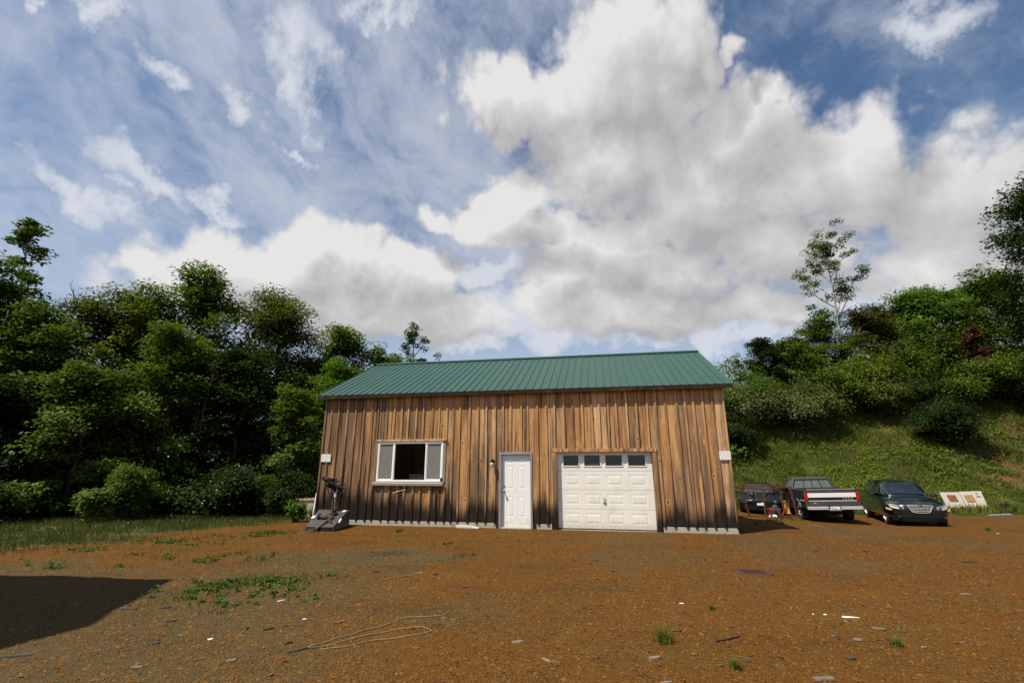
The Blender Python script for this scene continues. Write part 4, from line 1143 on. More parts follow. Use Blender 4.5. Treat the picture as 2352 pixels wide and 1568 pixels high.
st = empty('metal_stand', (Q(10.15, 0)[0] + 10.7, 20.05, G(10.75, 20.05)), 0, 'small red metal stand below the black car bumper', 'stand')
b = MB(); b.box(-.18, .18, -.03, .22, .30, .35); b.build('top_bar', M['redpaint'], st, bevel=.006)
for xx, dx in ((-.155, -.03), (.155, .03)):
    for yy in (-.01, .2):
        b = MB(); b.bar((xx + dx, yy, 0), (xx, yy, .30), .04); b.build('leg', M['redpaint'], st)
yb_ = empty('warning_board', (Q(10.80, 0)[0] + 10.7, 20.3, G(11.4, 20.3) + .22), 0, 'bright yellow plastic board leaning inside the rusty rack', 'board')
b = MB(); b.prism([(-.06, 0, 0), (.10, 0, 0), (.08, .08, .36), (.03, .1, .47), (-.05, .1, .47), (-.09, .08, .36)], (0, .04, 0)); b.build('panel', M['yellow'], yb_, bevel=.012)
b = MB(); b.box(-.07, .11, -.04, .06, -.04, -.001); b.build('foot', M['yellow'], yb_, bevel=.01)
b = MB(); b.bar((-.05, .03, -.22), (-.03, .05, -.04), .04); b.bar((.09, .03, -.22), (.07, .05, -.04), .04); b.build('leg', M['rust'], yb_)
b = MB(); b.box(-.09, .09, 0, .1, 0, .14); o = b.build('battery_box', M['black'], None, bevel=.02); o.location = (Q(10.86, 0)[0] + 10.7, 20.24, Q(0, .70)[2]); tag(o, 'small black box hanging from the rusty rack rail', 'box')
o = lump('plastic_bag', .17, .12, .07, M['board'], 8); o.location = (Q(10.12, 0)[0] + 10.7, 20.12, G(10.75, 20.12) + .05); tag(o, 'crumpled white bag on the ground under the red stand', 'bag')
o = lump('work_cloth', .24, .2, .26, plain('blue_grey_cloth', (.04, .055, .07), .9), 9); o.location = (Q(10.4, 0)[0] + 10.7, 20.5, G(11, 20.5) + .18); tag(o, 'blue grey cloth bundle slumped beside the black car wheel', 'cloth')

# --- leaning white panels and scrap at the foot of the bank
pe = empty('metal_cabinet', (22.45, 24.0, -.33), R(-8), 'white metal cabinet doors with orange squares leaning on the bank', 'cabinet')
M['dullwhite'] = plain('dull_white_sheet', (.52, .47, .39), .6, var=.06, dirt=((.35, .28, .2), .4))
for nm, p in (('panel', [(-.86, -.02), (-.02, -.06), (-.06, .74), (-.92, .72)]), ('panel', [(.0, -.05), (.90, .0), (.93, .80), (-.03, .76)])):
    b = MB(); b.prism([(x, .24 * (z / .8) - (.04 if x > -.01 else 0), z) for x, z in p][::1], (0, .05, -.02)); b.build(nm, M['dullwhite'], pe, bevel=.012)
M['orangesq'] = plain('orange_sticker', (0.36, 0.21, 0.085), .6, var=.2)
M['rustsq'] = plain('rust_red_sticker', (0.20, 0.078, 0.04), .7, var=.3)
sl = lambda x, z, d=0: (x, .24 * (z / .8) - .006 - d, z)
b = MB(); b.prism([sl(-.64, .28), sl(-.25, .28), sl(-.28, .60), sl(-.68, .60)], (0, .004, 0)); b.build('square_sticker', M['rustsq'], pe)
b = MB(); b.prism([sl(.10, .28, .04), sl(.50, .30, .04), sl(.46, .62, .04), sl(.06, .60, .04)], (0, .004, 0)); b.build('square_sticker', M['orangesq'], pe)
b = MB(); b.prism([sl(.60, .52, .04), sl(.80, .52, .04), sl(.80, .56, .04), sl(.60, .56, .04)], (0, .004, 0)); b.prism([sl(.66, .62, .04), sl(.70, .62, .04), sl(.69, .74, .04), sl(.655, .74, .04)], (0, .004, 0)); b.build('latch', M['steel'], pe)
rp = random.Random(4)
b = MB()
x = -.88
while x < .88:
    w = rp.uniform(.05, .16); z = rp.uniform(.0, .05)
    b.prism([(x, -.075, -.06), (x + w, -.075, -.06), (x + w * .8, -.07, z - .01), (x + w * .3, -.07, z)], (0, .02, 0)); x += w * rp.uniform(.9, 1.5)
b.box(.90, .945, -.06, .0, -.05, .1); b.build('rusted_edge', M['rust'], pe)
b = MB(); b.hexa([(-.80, -.03, -.25), (.88, -.03, -.25), (.86, .5, -.25), (-.8, .5, -.25)], [(-.82, .0, -.062), (.88, .0, -.062), (.86, .5, -.03), (-.8, .5, -.03)]); b.build('base_box', M['black'], pe, bevel=.02)
sm = empty('scrap_machine', (24.12, 23.75, G(24.12, 23.75)), R(15), 'black scrap engine part lying at the foot of the bank', 'scrap metal')
b = MB(); b.box(-.35, .35, -.2, .2, .02, .22); b.lathe([(.03, -.3), (.13, -.28), (.14, .1), (.05, .14)], 12, 'X', (.0, 0, .30)); b.build('engine_block', M['black'], sm, bevel=.02)
b = MB(); b.tube([(-.1, 0, .2), (-.12, .02, .42), (-.05, .03, .5)], .04, 8); b.bar((-.5, .1, .30), (.75, .2, .33), .05); b.build('pipe', M['rust'], sm)
b = MB(); b.bar((.5, .1, .30), (1.1, .2, .34), .035); b.lathe([(.01, -.215), (.05, -.21), (.05, -.2)], 10, 'Y', (.1, 0, .15)); b.lathe([(.01, -.215), (.04, -.21), (.04, -.2)], 10, 'Y', (-.15, 0, .12)); b.build('rod', M['steel'], sm)
b = MB(); b.hexa([(-.65, -.06, 0), (.65, -.10, 0), (.66, .08, 0), (-.62, .10, 0)], [(-.65, -.06, .03), (.65, -.10, .05), (.66, .08, .05), (-.62, .10, .03)])
o = b.build('plank', plain('blue_white_board', (.30, .34, .40), .6, var=.3), None); o.location = (22.5, 22.5, G(22.5, 22.5)); o.rotation_euler = (0, 0, R(14)); tag(o, 'pale blue painted plank lying on the gravel below the bank', 'plank')

# ------------------------------------------------------------------ rotary cutter by the barn corner
M['mower'] = plain('dark_grey_mower_paint', (0.060, 0.062, 0.064), .5, .1, var=.3, scale=6, dirt=((.10, .06, .03), .5))
M['rustyellow'] = plain('rusty_yellow_gearbox', (0.060, 0.036, 0.018), .75, var=.4, dirt=((.07, .035, .02), .8))
mo = L(-10.9, -1.0, 0); mo.z = G(mo.x, mo.y)
mw = empty('rotary_cutter', mo, BA, 'dark grey tractor rotary cutter parked against the barn corner', 'mower')
V = lambda s, o, z: (s + 10.9, 1.0 - o, z)
def plate(b, q, th=.02):
    b.hexa(q, [(x, y, z + th) for x, y, z in q])
b = MB()
plate(b, [V(-11.17, 1.45, .085), V(-10.34, 1.50, .10), V(-10.40, 1.0, .27), V(-11.30, 1.0, .26)])
plate(b, [V(-11.30, .998, .262), V(-10.40, .998, .272), V(-10.50, .45, .42), V(-11.44, .5, .43)])
b.build('deck', M['mower'], mw, bevel=.004)
b = MB(); b.prism([V(-10.335, 1.52, .01), V(-10.45, .5, .05), V(-10.50, .45, .445), V(-10.42, .85, .37), V(-10.37, 1.2, .25), V(-10.335, 1.5, .13)], (-.018, 0, 0)); b.build('side_skirt', M['mower'], mw)
b = MB(); b.prism([V(-11.18, 1.46, .02), V(-11.42, .5, .05), V(-11.46, .48, .43), V(-11.32, 1.0, .26), V(-11.18, 1.46, .085)], (.018, 0, 0)); b.build('side_skirt', M['mower'], mw)
b = MB(); b.prism([V(-11.16, 1.50, .02), V(-10.36, 1.52, .02), V(-10.36, 1.52, .10), V(-11.16, 1.47, .085)], (0, .015, 0)); b.build('front_gap_strip', M['black'], mw)  # black strip standing in for the shaded gap under the deck front
b = MB(); b.lathe([(.01, -.27), (.06, -.265), (.065, -.16), (.075, -.155), (.08, -.02), (.06, .0), (.055, .10), (.01, .11)], 18, 'X', V(-10.78, 1.05, .31)); b.box(V(-10.86, 0, 0)[0], V(-10.70, 0, 0)[0], -.08, .14, .26, .36); b.build('gearbox', M['rustyellow'], mw, smooth=False)
b = MB(); b.lathe([(.02, .0), (.12, .01), (.13, .05), (.07, .09), (.06, .14), (.02, .15)], 16, 'Z', V(-10.78, .8, .32)); b.lathe([(.05, -.30), (.085, -.295), (.085, -.24), (.05, -.235)], 16, 'X', V(-10.78, 1.05, .31)); b.build('drum', M['black'], mw)
b = MB(); b.bar(V(-10.78, 1.62, .06), V(-10.71, 1.27, .22), .07, .035); b.bar(V(-10.71, 1.27, .22), V(-10.64, 1.02, .31), .08, .05); b.bar(V(-10.70, 1.20, .25), V(-10.52, 1.30, .20), .05, .04); b.build('hitch_arm', M['rustyellow'], mw)
b = MB(); b.bar(V(-10.90, 1.75, .03), V(-10.80, 1.68, .08), .07, .03); b.build('hitch_plate', M['steel'], mw)
b = MB(); b.bar(V(-10.97, .55, .42), V(-11.02, .52, 1.02), .06); b.bar(V(-10.80, .52, .42), V(-10.90, .5, 1.05), .045); b.bar(V(-10.97, .55, .5), V(-10.75, .5, .5), .05); b.build('mast', M['rust'], mw)
b = MB(); b.tube([V(-10.88, .62, .45), V(-10.90, .62, .80)], .018, 8); b.tube([V(-10.90, .62, .80), V(-10.91, .6, .9)], .035, 8); b.tube([V(-10.98, .6, 1.0), V(-10.95, .64, .92), V(-10.88, .62, .92), V(-10.84, .6, 1.0)], .013, 6); b.build('lift_jack', M['chrome'], mw)
b = MB()
b.tube([V(-11.35, .6, 1.33), V(-11.22, .6, 1.24)], .05, 8); b.tube([V(-11.22, .6, 1.26), V(-11.12, .6, 1.21), V(-11.10, .6, 1.20), V(-10.98, .6, 1.14)], [.05, .05, .078, .07], 9); b.box(V(-11.17, .6, 0)[0], V(-11.02, .6, 0)[0], .34, .46, 1.20, 1.31); b.bar(V(-11.2, .6, 1.15), V(-10.85, .52, 1.24), .03); b.bar(V(-11.0, .6, 1.3), V(-10.93, .55, .96), .04, .02); b.bar(V(-11.24, .5, 1.12), V(-11.1, .6, 1.05), .05, .03); b.tube([V(-11.02, .6, 1.16), V(-10.85, .6, 1.09), V(-10.66, .6, 1.05)], [.05, .04, .022], 8)
b.tube([V(-11.05, .6, 1.14), V(-11.0, .58, 1.0)], .055, 8); b.tube([V(-11.3, .58, 1.30), V(-11.25, .5, 1.05), V(-11.1, .52, .8), V(-11.02, .55, .6)], .012, 6); b.tube([V(-10.86, .58, 1.12), V(-10.72, .5, 1.2), V(-10.66, .5, 1.0), V(-10.78, .52, .7)], .011, 6); b.box(V(-11.2, .6, 0)[0], V(-11.08, .6, 0)[0], .30, .44, 1.12, 1.17); b.bar(V(-11.15, .6, 1.12), V(-10.95, .55, .95), .035); b.bar(V(-11.12, .55, 1.26), V(-10.92, .6, 1.28), .05); b.bar(V(-10.9, .58, 1.1), V(-10.78, .55, .98), .05)
b.build('drive_shaft', M['black'], mw)
b = MB(); b.lathe([(.02, 0), (.07, .01), (.075, .06), (.03, .08)], 12, 'Z', V(-11.18, .6, 1.27)); b.build('shaft_joint', M['rust'], mw)
for q in ([V(-10.62, .66, .385), V(-10.53, .66, .39), V(-10.54, .56, .42), V(-10.625, .56, .418)], [V(-11.28, 1.1, .252), V(-11.19, 1.12, .245), V(-11.22, .95, .30), V(-11.31, .95, .302)]):
    b = MB(); plate(b, q, .006)
    b.v = [(x, y, z + .022) for x, y, z in b.v]; b.build('warning_sticker', M['board'], mw)
b = MB(); b.prism([V(-10.36, 1.24, .19), V(-10.375, 1.12, .235), V(-10.385, 1.10, .285), V(-10.365, 1.22, .235)], (.035, 0, 0)); b.build('warning_sticker', M['board'], mw)

# clutter left of the barn
b = MB(); b.box(-.42, .75, -.3, .3, -.3, .55); cb = b.build('concrete_bin', M['concrete'], None, bevel=.02)
p = L(-13.42, 2.0); cb.location = (p.x, p.y, G(p.x, p.y) + .02); cb.rotation_euler = (0, 0, BA); tag(cb, 'beige concrete box behind the left barn corner', 'concrete box')
b = MB(); b.box(-.45, .78, -.33, .33, .552, .62); b.build('wooden_lid', M['trimwood'], cb)
b = MB(); b.tube([(.05, 0, .95), (.03, 0, .80), (.0, 0, .4), (-.02, 0, .02)], [.03, .05, .045, .05], 8)
p = L(-12.06, .25); o = b.build('plastic_pipe', M['vinyl'], None, smooth=True); o.location = (p.x, p.y, G(p.x, p.y)); tag(o, 'white plastic pipe leaning at the left barn corner', 'pipe')
b = MB(); b.box(-.30, .12, -.05, .05, 0, .07); b.hexa([(.125, -.05, 0), (.36, -.10, 0), (.38, -.02, 0), (.125, .05, 0)], [(.125, -.05, .06), (.36, -.10, .03), (.38, -.02, .03), (.125, .05, .06)])
o = b.build('plastic_trim', M['white'], None, bevel=.006); o.location = (-1.25, 13.62, G(-1.25, 13.62)); o.rotation_euler = (0, 0, BA - .05); tag(o, 'white plastic trim piece lying against the barn foundation', 'trim piece')
# ------------------------------------------------------------------ vegetation
def unit(a):
    return a / np.maximum(np.linalg.norm(a, axis=1, keepdims=True), 1e-6)
def leaf_quads(cen, nor, size, rg, aspect=0.62):
    n = len(cen)
    t = unit(np.cross(nor, rg.normal(size=(n, 3))))
    b = np.cross(nor, t)
    l = (size * 0.5)[:, None]; w = (size * 0.5 * aspect)[:, None]
    k = nor * (size * 0.10)[:, None]
    v = np.stack([cen - t * l, cen + b * w + k - t * l * .1, cen + t * l - k, cen - b * w + k - t * l * .1], 1).reshape(-1, 3)
    f = np.arange(n * 4).reshape(n, 4)
    return v, f
def cluster_leaves(cent, rad, per, size, rg, flat=0.55, up=0.9, wild=0.75, origin=None):
    """cent (k,3) rad (k,) -> leaf centres and normals"""
    k = len(cent)
    c = np.repeat(cent, per, 0); r = np.repeat(rad, per)
    d = unit(rg.normal(size=(k * per, 3))) * (rg.random(k * per) ** 0.45)[:, None]
    d[:, 2] *= flat
    p = c + d * r[:, None]
    o = unit(p - (origin if origin is not None else c))
    nor = unit(np.array([0, 0, up]) + o * 0.45 + rg.normal(size=p.shape) * wild * 0.5)
    return p, nor, size * rg.uniform(.65, 1.3, len(p))

def make_tree(name, label, cat, x, y, top, width, base, mat, seed, leaves=6000, leaf=0.15, limbs=16, twigs=8, flat=.55, bark='bark',
              prof=1.0, rise=0.0, lean=(0, 0), trunk_r=None, group=None, sparse=1.0, crown_rad=None, droop=0.0):
    """trunk with limbs and twigs (mesh 'trunk') and a leafy crown (mesh 'crown') under one Empty"""
    rg = np.random.default_rng(seed); rr = random.Random(seed)
    z0 = G(x, y) - .05
    H = top - z0
    e = empty(name, (x, y, z0), 0, label, cat, group)
    b = MB()
    r0 = trunk_r or (0.012 * H + 0.03)
    n = 7
    tp = []
    wob = [rr.uniform(-1, 1) for _ in range(8)]
    for i in range(n + 1):
        f = i / n
        tp.append(Vector((lean[0] * f + .018 * H * math.sin(f * 5 + wob[0]) * f, lean[1] * f + .018 * H * math.sin(f * 4 + wob[1]) * f, H * .93 * f)))
    b.tube(tp, [max(.012, r0 * (1 - .88 * i / n)) for i in range(n + 1)], 8)
    def trunk_at(f):
        q = min(max(f / .93, 0), .999) * n; i = int(q); return tp[i].lerp(tp[i + 1], q - i)
    cents, rads = [], []
    hw = width / 2
    limbs = int(limbs * 1.35)
    for i in range(limbs):
        u = (i + .5) / limbs
        f = base + (0.97 - base) * u
        pr = (math.sin(math.pi * (0.16 + 0.72 * u ** prof))) ** 0.6
        ln = hw * pr * rr.uniform(.72, 1.12)
        a = i * 2.39996 + rr.uniform(-.4, .4)
        up = R(18 + rise + 46 * u + rr.uniform(-10, 10))
        p0 = trunk_at(f - .12 * (1 - u) - .02)
        d = Vector((math.cos(a) * math.cos(up), math.sin(a) * math.cos(up), math.sin(up)))
        pts = [p0]
        for k in range(1, 5):
            q = pts[-1] + d * ln / 4
            d = (d + Vector((rr.uniform(-.2, .2), rr.uniform(-.2, .2), .12 - droop))).normalized(); pts.append(q)
        rl = max(.010, r0 * .42 * (1 - .6 * u))
        b.tube(pts, [rl, rl * .8, rl * .6, rl * .4, rl * .2], 5, cap=False)
        for k in range(twigs):
            s = .30 + .70 * (k + rr.random() * .8) / twigs
            q = s * 4; j = min(int(q), 3); bp = pts[j].lerp(pts[j + 1], min(q - j, 1))
            td = (Vector((rr.uniform(-1, 1), rr.uniform(-1, 1), rr.uniform(-.25, .7))).normalized() * .8 + d * .6).normalized()
            tl = (.10 + .16 * rr.random()) * hw * (1.15 - .4 * s) + .10
            ep = bp + td * tl
            b.tube([bp, bp.lerp(ep, .5) + Vector((0, 0, .02)), ep], [rl * .35, rl * .22, .005], 3, cap=False)
            if rr.random() > sparse: continue
            cents.append(ep); rads.append(rr.uniform(.75, 1.25))
    tt = trunk_at(.95)
    for k in range(5): cents.append(tt + Vector((rr.uniform(-.2, .2), rr.uniform(-.2, .2), rr.uniform(-.3, .06 * H))) * 1.0); rads.append(.8)
    cents = np.array(cents); cr = crown_rad or max(.28, .13 * width)
    rads = np.array(rads) * cr
    leaves = int(leaves * 2.3)
    per = max(4, leaves // len(cents))
    mid = np.array([lean[0] * .6, lean[1] * .6, H * (base + .45 * (1 - base))])
    p, nor, sz = cluster_leaves(cents, rads, per, leaf, rg, flat, origin=mid)
    p[:, 2] = np.maximum(p[:, 2], .06)
    sc_ = H / max(.1, np.percentile(p[:, 2], 99.3))
    p[:, 2] *= sc_; b.v = [(q[0], q[1], q[2] * sc_) for q in b.v]
    v, f = leaf_quads(p, nor, sz, rg)
    cl_r = np.repeat(rg.random(len(cents)), per)
    rnd = np.clip(.55 * cl_r + .45 * rg.random(len(p)), 0, 1)
    b.build('trunk', M[bark], e, smooth=True, fix=False)
    np_mesh('crown', v, f, M[mat], rnd, e)
    return e

def make_bush(name, label, cat, x, y, top, width, mat, seed, leaves=3500, leaf=0.12, stems=9, flat=.7, group=None, depth=None, crown_rad=None):
    rg = np.random.default_rng(seed); rr = random.Random(seed)
    z0 = G(x, y) - .05; H = max(.3, top - z0)
    e = empty(name, (x, y, z0), 0, label, cat, group)
    leaves = int(leaves * 1.7)
    b = MB(); cents, rads = [], []
    hw = width / 2; dw = (depth or width) / 2
    for i in range(stems):
        a = i * 2.39996 + rr.uniform(-.7, .7)
        f = rr.uniform(.75, 1.2) * math.sqrt((i + .4) / stems)
        tipz = H * (1.0 - .40 * f * f) * rr.uniform(.60, 1.08)
        tip = Vector((math.cos(a) * hw * f * .85, math.sin(a) * dw * f * .85, tipz))
        s0 = Vector((math.cos(a) * .08 * hw, math.sin(a) * .08 * hw, 0))
        m1 = s0.lerp(tip, .4) + Vector((0, 0, .12 * H)); m2 = s0.lerp(tip, .75) + Vector((0, 0, .08 * H))
        pts = [s0, m1, m2, tip]
        rs = .012 + .006 * H
        b.tube(pts, [rs, rs * .7, rs * .45, .004], 5, cap=False)
        nt = 7
        for k in range(nt):
            s = .15 + .85 * (k + rr.random()) / nt
            q = min(s, .999) * 3; j = int(q); bp = pts[j].lerp(pts[j + 1], q - j)
            ep = bp + Vector((rr.uniform(-1, 1) * hw, rr.uniform(-1, 1) * dw, rr.uniform(-.2, .45) * hw)) * .32
            b.tube([bp, ep], [rs * .3, .004], 3, cap=False)
            cents.append(ep); rads.append(rr.uniform(.7, 1.25))
    cents = np.array(cents); rads = np.array(rads) * (crown_rad or max(.16, .19 * width))
    per = max(4, leaves // len(cents))
    p, nor, sz = cluster_leaves(cents, rads, per, leaf, rg, flat, origin=np.array([0, 0, H * .3]))
    p[:, 2] = np.maximum(p[:, 2], .04)
    v, f = leaf_quads(p, nor, sz, rg)
    rnd = np.clip(.55 * np.repeat(rg.random(len(cents)), per) + .45 * rg.random(len(p)), 0, 1)
    b.build('stems', M['bark'], e, smooth=True, fix=False)
    np_mesh('foliage', v, f, M[mat], rnd, e)
    return e

T, B = make_tree, make_bush
FG = 'trees along the forest edge left of the barn'
# left forest, front rows (x, y, top, width, crown base)
T('maple_tree', 'dense dark maple cut by the left edge of the photo', 'tree', -20.9, 17.2, 9.5, 5.4, .12, 'leaf_mid', 101, 9000, .17, 20, group=FG)
T('maple_tree', 'tall slender maple whose sparse leader rises highest above the forest', 'tree', -21.08, 18.5, 12.1, 2.6, .35, 'leaf_mid', 102, 1900, .18, 15, 5, bark='palebark', group=FG, sparse=.85, crown_rad=.36, prof=.5)
T('leafy_tree', 'round yellowish green tree just right of the tall slender maple', 'tree', -18.5, 20.5, 9.4, 6.2, .10, 'leaf_olive', 104, 13000, .16, 20, group=FG)
T('leafy_tree', 'lower bushy tree standing under the tall slender maple', 'tree', -18.4, 17.3, 7.6, 4.6, .08, 'leaf_mid', 105, 8000, .16, 18, group=FG)
T('maple_tree', 'big dark maple with the lobed crown at the centre of the forest edge', 'tree', -15.75, 22.6, 11.4, 6.4, .15, 'leaf_mid', 106, 11000, .19, 22, group=FG)
T('leafy_tree', 'feathery bright green tree in front of the big dark maple', 'tree', -16.6, 20.2, 9.6, 5.2, .10, 'leaf_light', 107, 9500, .14, 20, group=FG)
T('leafy_tree', 'fine leaved round crowned tree between the big maple and the barn', 'tree', -12.47, 24.0, 10.6, 7.2, .10, 'leaf_olive', 108, 22000, .15, 28, group=FG)
T('leafy_tree', 'dark tree rising just above the left eave of the barn', 'tree', -10.0, 27.0, 9.6, 6.2, .05, 'leaf_mid', 109, 12000, .17, 16, group=FG)
T('leafy_tree', 'light green tree half hidden behind the left barn corner', 'tree', -8.5, 22.3, 6.6, 4.2, .04, 'leaf_lush', 110, 8500, .15, 18, group=FG)
T('leafy_tree', 'mid height bright tree in the front row of the forest', 'tree', -13.9, 18.6, 7.2, 4.8, .10, 'leaf_mid', 111, 8500, .15, 18, group=FG)
T('leafy_tree', 'dark mid height tree below the round crowned tree', 'tree', -11.6, 19.6, 6.4, 4.2, .12, 'leaf_dark', 112, 8000, .15, 18, group=FG)
T('leafy_tree', 'small bushy tree beside the left barn wall', 'tree', -8.75, 18.8, 4.7, 3.0, .06, 'leaf_mid', 113, 6500, .13, 16, group=FG)
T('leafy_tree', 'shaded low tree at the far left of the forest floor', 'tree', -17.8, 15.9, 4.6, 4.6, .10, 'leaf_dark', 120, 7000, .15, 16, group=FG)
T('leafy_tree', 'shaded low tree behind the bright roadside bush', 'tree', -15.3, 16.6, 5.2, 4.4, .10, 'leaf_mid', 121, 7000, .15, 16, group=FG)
T('sapling_tree', 'thin wind bent sapling poking above the left part of the roof', 'tree', -5.95, 26.0, 9.6, 3.4, .30, 'leaf_mid', 117, 1700, .16, 12, 5, group=FG, crown_rad=.34, lean=(.35, 0))
T('sapling_tree', 'low bushy tree top just showing over the left ridge end', 'tree', -7.6, 27.5, 8.5, 4.6, .05, 'leaf_mid', 118, 7000, .16, 16, group=FG)
T('sapling_tree', 'tiny twiggy tree top barely showing over the roof ridge', 'tree', -4.3, 27.0, 8.25, 1.4, .5, 'leaf_olive', 119, 160, .14, 8, 4, group=FG, crown_rad=.2)
# dead tree
dt = empty('dead_tree', (-22.6, 22.2, G(-22.6, 22.2)), 0, 'bare grey dead tree top beside the tall slender maple', 'tree')
b = MB(); rr = random.Random(8)
b.tube([(0, 0, 0), (.1, 0, 5), (0.3, 0, 10.4)], [.12, .08, .02], 7)
for i in range(26):
    z = 6.2 + 4.2 * i / 26; a = i * 2.4; ln = rr.uniform(.9, 1.7) * (1.15 - i / 40)
    p = Vector((.02 * z, 0, z)); d = Vector((math.cos(a) * .45, math.sin(a) * .45, .85)).normalized()
    q = p + d * ln
    b.tube([p, p + d * ln * .5 + Vector((0, 0, -.03)), q], [.032, .020, .008], 4, cap=False)
    for k in range(3):
        s = p.lerp(q, .4 + .25 * k); b.tube([s, s + (d + Vector((rr.uniform(-.7, .7), rr.uniform(-.7, .7), .2))).normalized() * ln * .4], [.014, .006], 3, cap=False)
b.build('branches', M['deadbark'], dt, fix=False)
# pale trunks standing in the shade of the forest
for i, (x, y, h) in enumerate([(-12.6, 18.4, 5.2), (-12.0, 18.1, 4.2)]):
    pass
B('leafy_bush', 'bright bush on the grass verge in front of the dark forest', 'bush', -12.5, 15.6, 1.65, 2.1, 'leaf_mid', 201, 5200, .11, 11)
B('leafy_bush', 'upright light green bush close to the concrete box', 'bush', -7.85, 16.9, 1.45, 1.7, 'leaf_dark', 202, 3200, .09, 9)
B('flowering_bush', 'dark bush dotted with small white flowers in the forest shade', 'bush', -10.0, 17.3, 1.55, 2.8, 'leaf_dark', 203, 4200, .11, 10)
B('leafy_bush', 'low dark bush at the far left edge of the forest floor', 'bush', -15.6, 14.3, 1.1, 2.4, 'leaf_dark', 204, 3200, .11, 9)
B('leafy_sapling', 'young broad leaved plant in front of the concrete box', 'plant', -6.72, 15.2, .62, .75, 'leaf_lush', 205, 420, .10, 6, crown_rad=.15)
B('leafy_sapling', 'thin tall weed stem against the concrete box', 'plant', -6.25, 15.25, .68, .25, 'leaf_mid', 206, 60, .06, 3, crown_rad=.08)

# hillside on the right
HG = 'bushes and trees on the bank right of the barn'
T('birch_tree', 'lone pale barked tree standing clear above the bank', 'tree', 28.0, 38.0, 22.4, 7.8, .53, 'leaf_mid', 301, 2700, .19, 12, 7, bark='palebark', rise=9, lean=(.5, 0), sparse=.55, crown_rad=.62, trunk_r=.16, flat=.6, prof=.8)
T('broadleaf_tree', 'towering dark tree cut by the right edge of the photo', 'tree', 39.0, 30.0, 22.0, 10.4, .04, 'leaf_dark', 302, 21000, .22, 34, 8, group=HG)
T('broadleaf_tree', 'lush green layered tree in the middle of the bank', 'tree', 36.6, 39.0, 17.0, 10, .08, 'leaf_lush', 303, 13000, .24, 24, 7, flat=.42, group=HG)
T('broadleaf_tree', 'dark round tree between the lush tree and the towering tree', 'tree', 41.2, 37.0, 17.6, 8.6, .10, 'leaf_mid', 304, 10000, .24, 20, group=HG)
T('copper_tree', 'dark red leaved small tree near the right edge', 'tree', 35.4, 34.0, 12.0, 2.6, .20, 'leaf_red', 305, 1700, .17, 13, group=HG)
T('broadleaf_tree', 'brownish green tree below the pale barked tree', 'tree', 30.2, 37.2, 14.6, 5.6, .08, 'leaf_brown', 306, 8000, .20, 18, group=HG)
T('broadleaf_tree', 'dark green tree left of the pale trunk on the crest', 'tree', 26.4, 37.6, 13.9, 5.2, .06, 'leaf_mid', 307, 7500, .19, 18, group=HG)
T('broadleaf_tree', 'dark pointed shrub tree highest near the right end of the roof', 'tree', 20.2, 36.0, 11.5, 4.4, .06, 'leaf_dark', 308, 7000, .18, 16, group=HG)
T('broadleaf_tree', 'rounded leafy shrub tree on the crest next to the pointed one', 'tree', 23.0, 36.6, 11.8, 5.2, .06, 'leaf_mid', 309, 8000, .18, 18, group=HG)
T('twiggy_tree', 'thin twiggy tree tips beside the right roof corner', 'tree', 18.7, 37.0, 10.5, 2.0, .3, 'leaf_silver', 310, 900, .13, 12, 5, group=HG, crown_rad=.3)
B('hillside_bush', 'pale green bush right behind the barn roof corner', 'bush', 17.6, 34.2, 7.6, 5.0, 'leaf_silver', 311, 9000, .16, 14, group=HG)
B('hillside_bush', 'silvery green bush above the pickup truck', 'bush', 21.3, 34.0, 7.6, 5.2, 'leaf_silver', 312, 9500, .17, 14, group=HG)
B('hillside_bush', 'mid green spreading bush above the gap between the cars', 'bush', 25.6, 35.0, 8.6, 5.4, 'leaf_mid', 313, 9000, .18, 14, group=HG)
B('hillside_bush', 'dark shaded bush below the lush layered tree', 'bush', 29.9, 35.2, 8.2, 5.2, 'leaf_dark', 314, 8000, .18, 12, group=HG)
B('hillside_bush', 'round dark green bush standing alone low on the grassy bank', 'bush', 28.8, 30.6, 5.8, 4.2, 'leaf_dark', 315, 8000, .15, 15, group=HG)
B('hillside_bush', 'wide mid green bush under the dark red tree', 'bush', 34.9, 34.4, 9.4, 5.6, 'leaf_mid', 316, 9500, .19, 14, group=HG)
B('hillside_bush', 'yellowish green shrub in front of the brownish tree', 'bush', 28.2, 35.6, 10.2, 5.0, 'leaf_light', 317, 8000, .18, 13, group=HG)
B('hillside_bush', 'tall leafy shrub beneath the dark round tree', 'bush', 39.2, 34.6, 9.9, 6.5, 'leaf_mid', 318, 9000, .21, 13, group=HG)
B('hillside_bush', 'low dark bush at the foot of the roof corner bush', 'bush', 15.4, 32.4, 4.9, 3.6, 'leaf_dark', 319, 6500, .15, 12, group=HG)
B('hillside_bush', 'low leafy shrub just behind the dark green car roof', 'bush', 18.6, 26.0, .95, 3.0, 'leaf_light', 321, 3000, .12, 9, group=HG)
B('hillside_bush', 'leafy shrub at the foot of the towering tree', 'bush', 38.0, 29.2, 6.4, 5.0, 'leaf_dark', 322, 6500, .19, 12, group=HG)

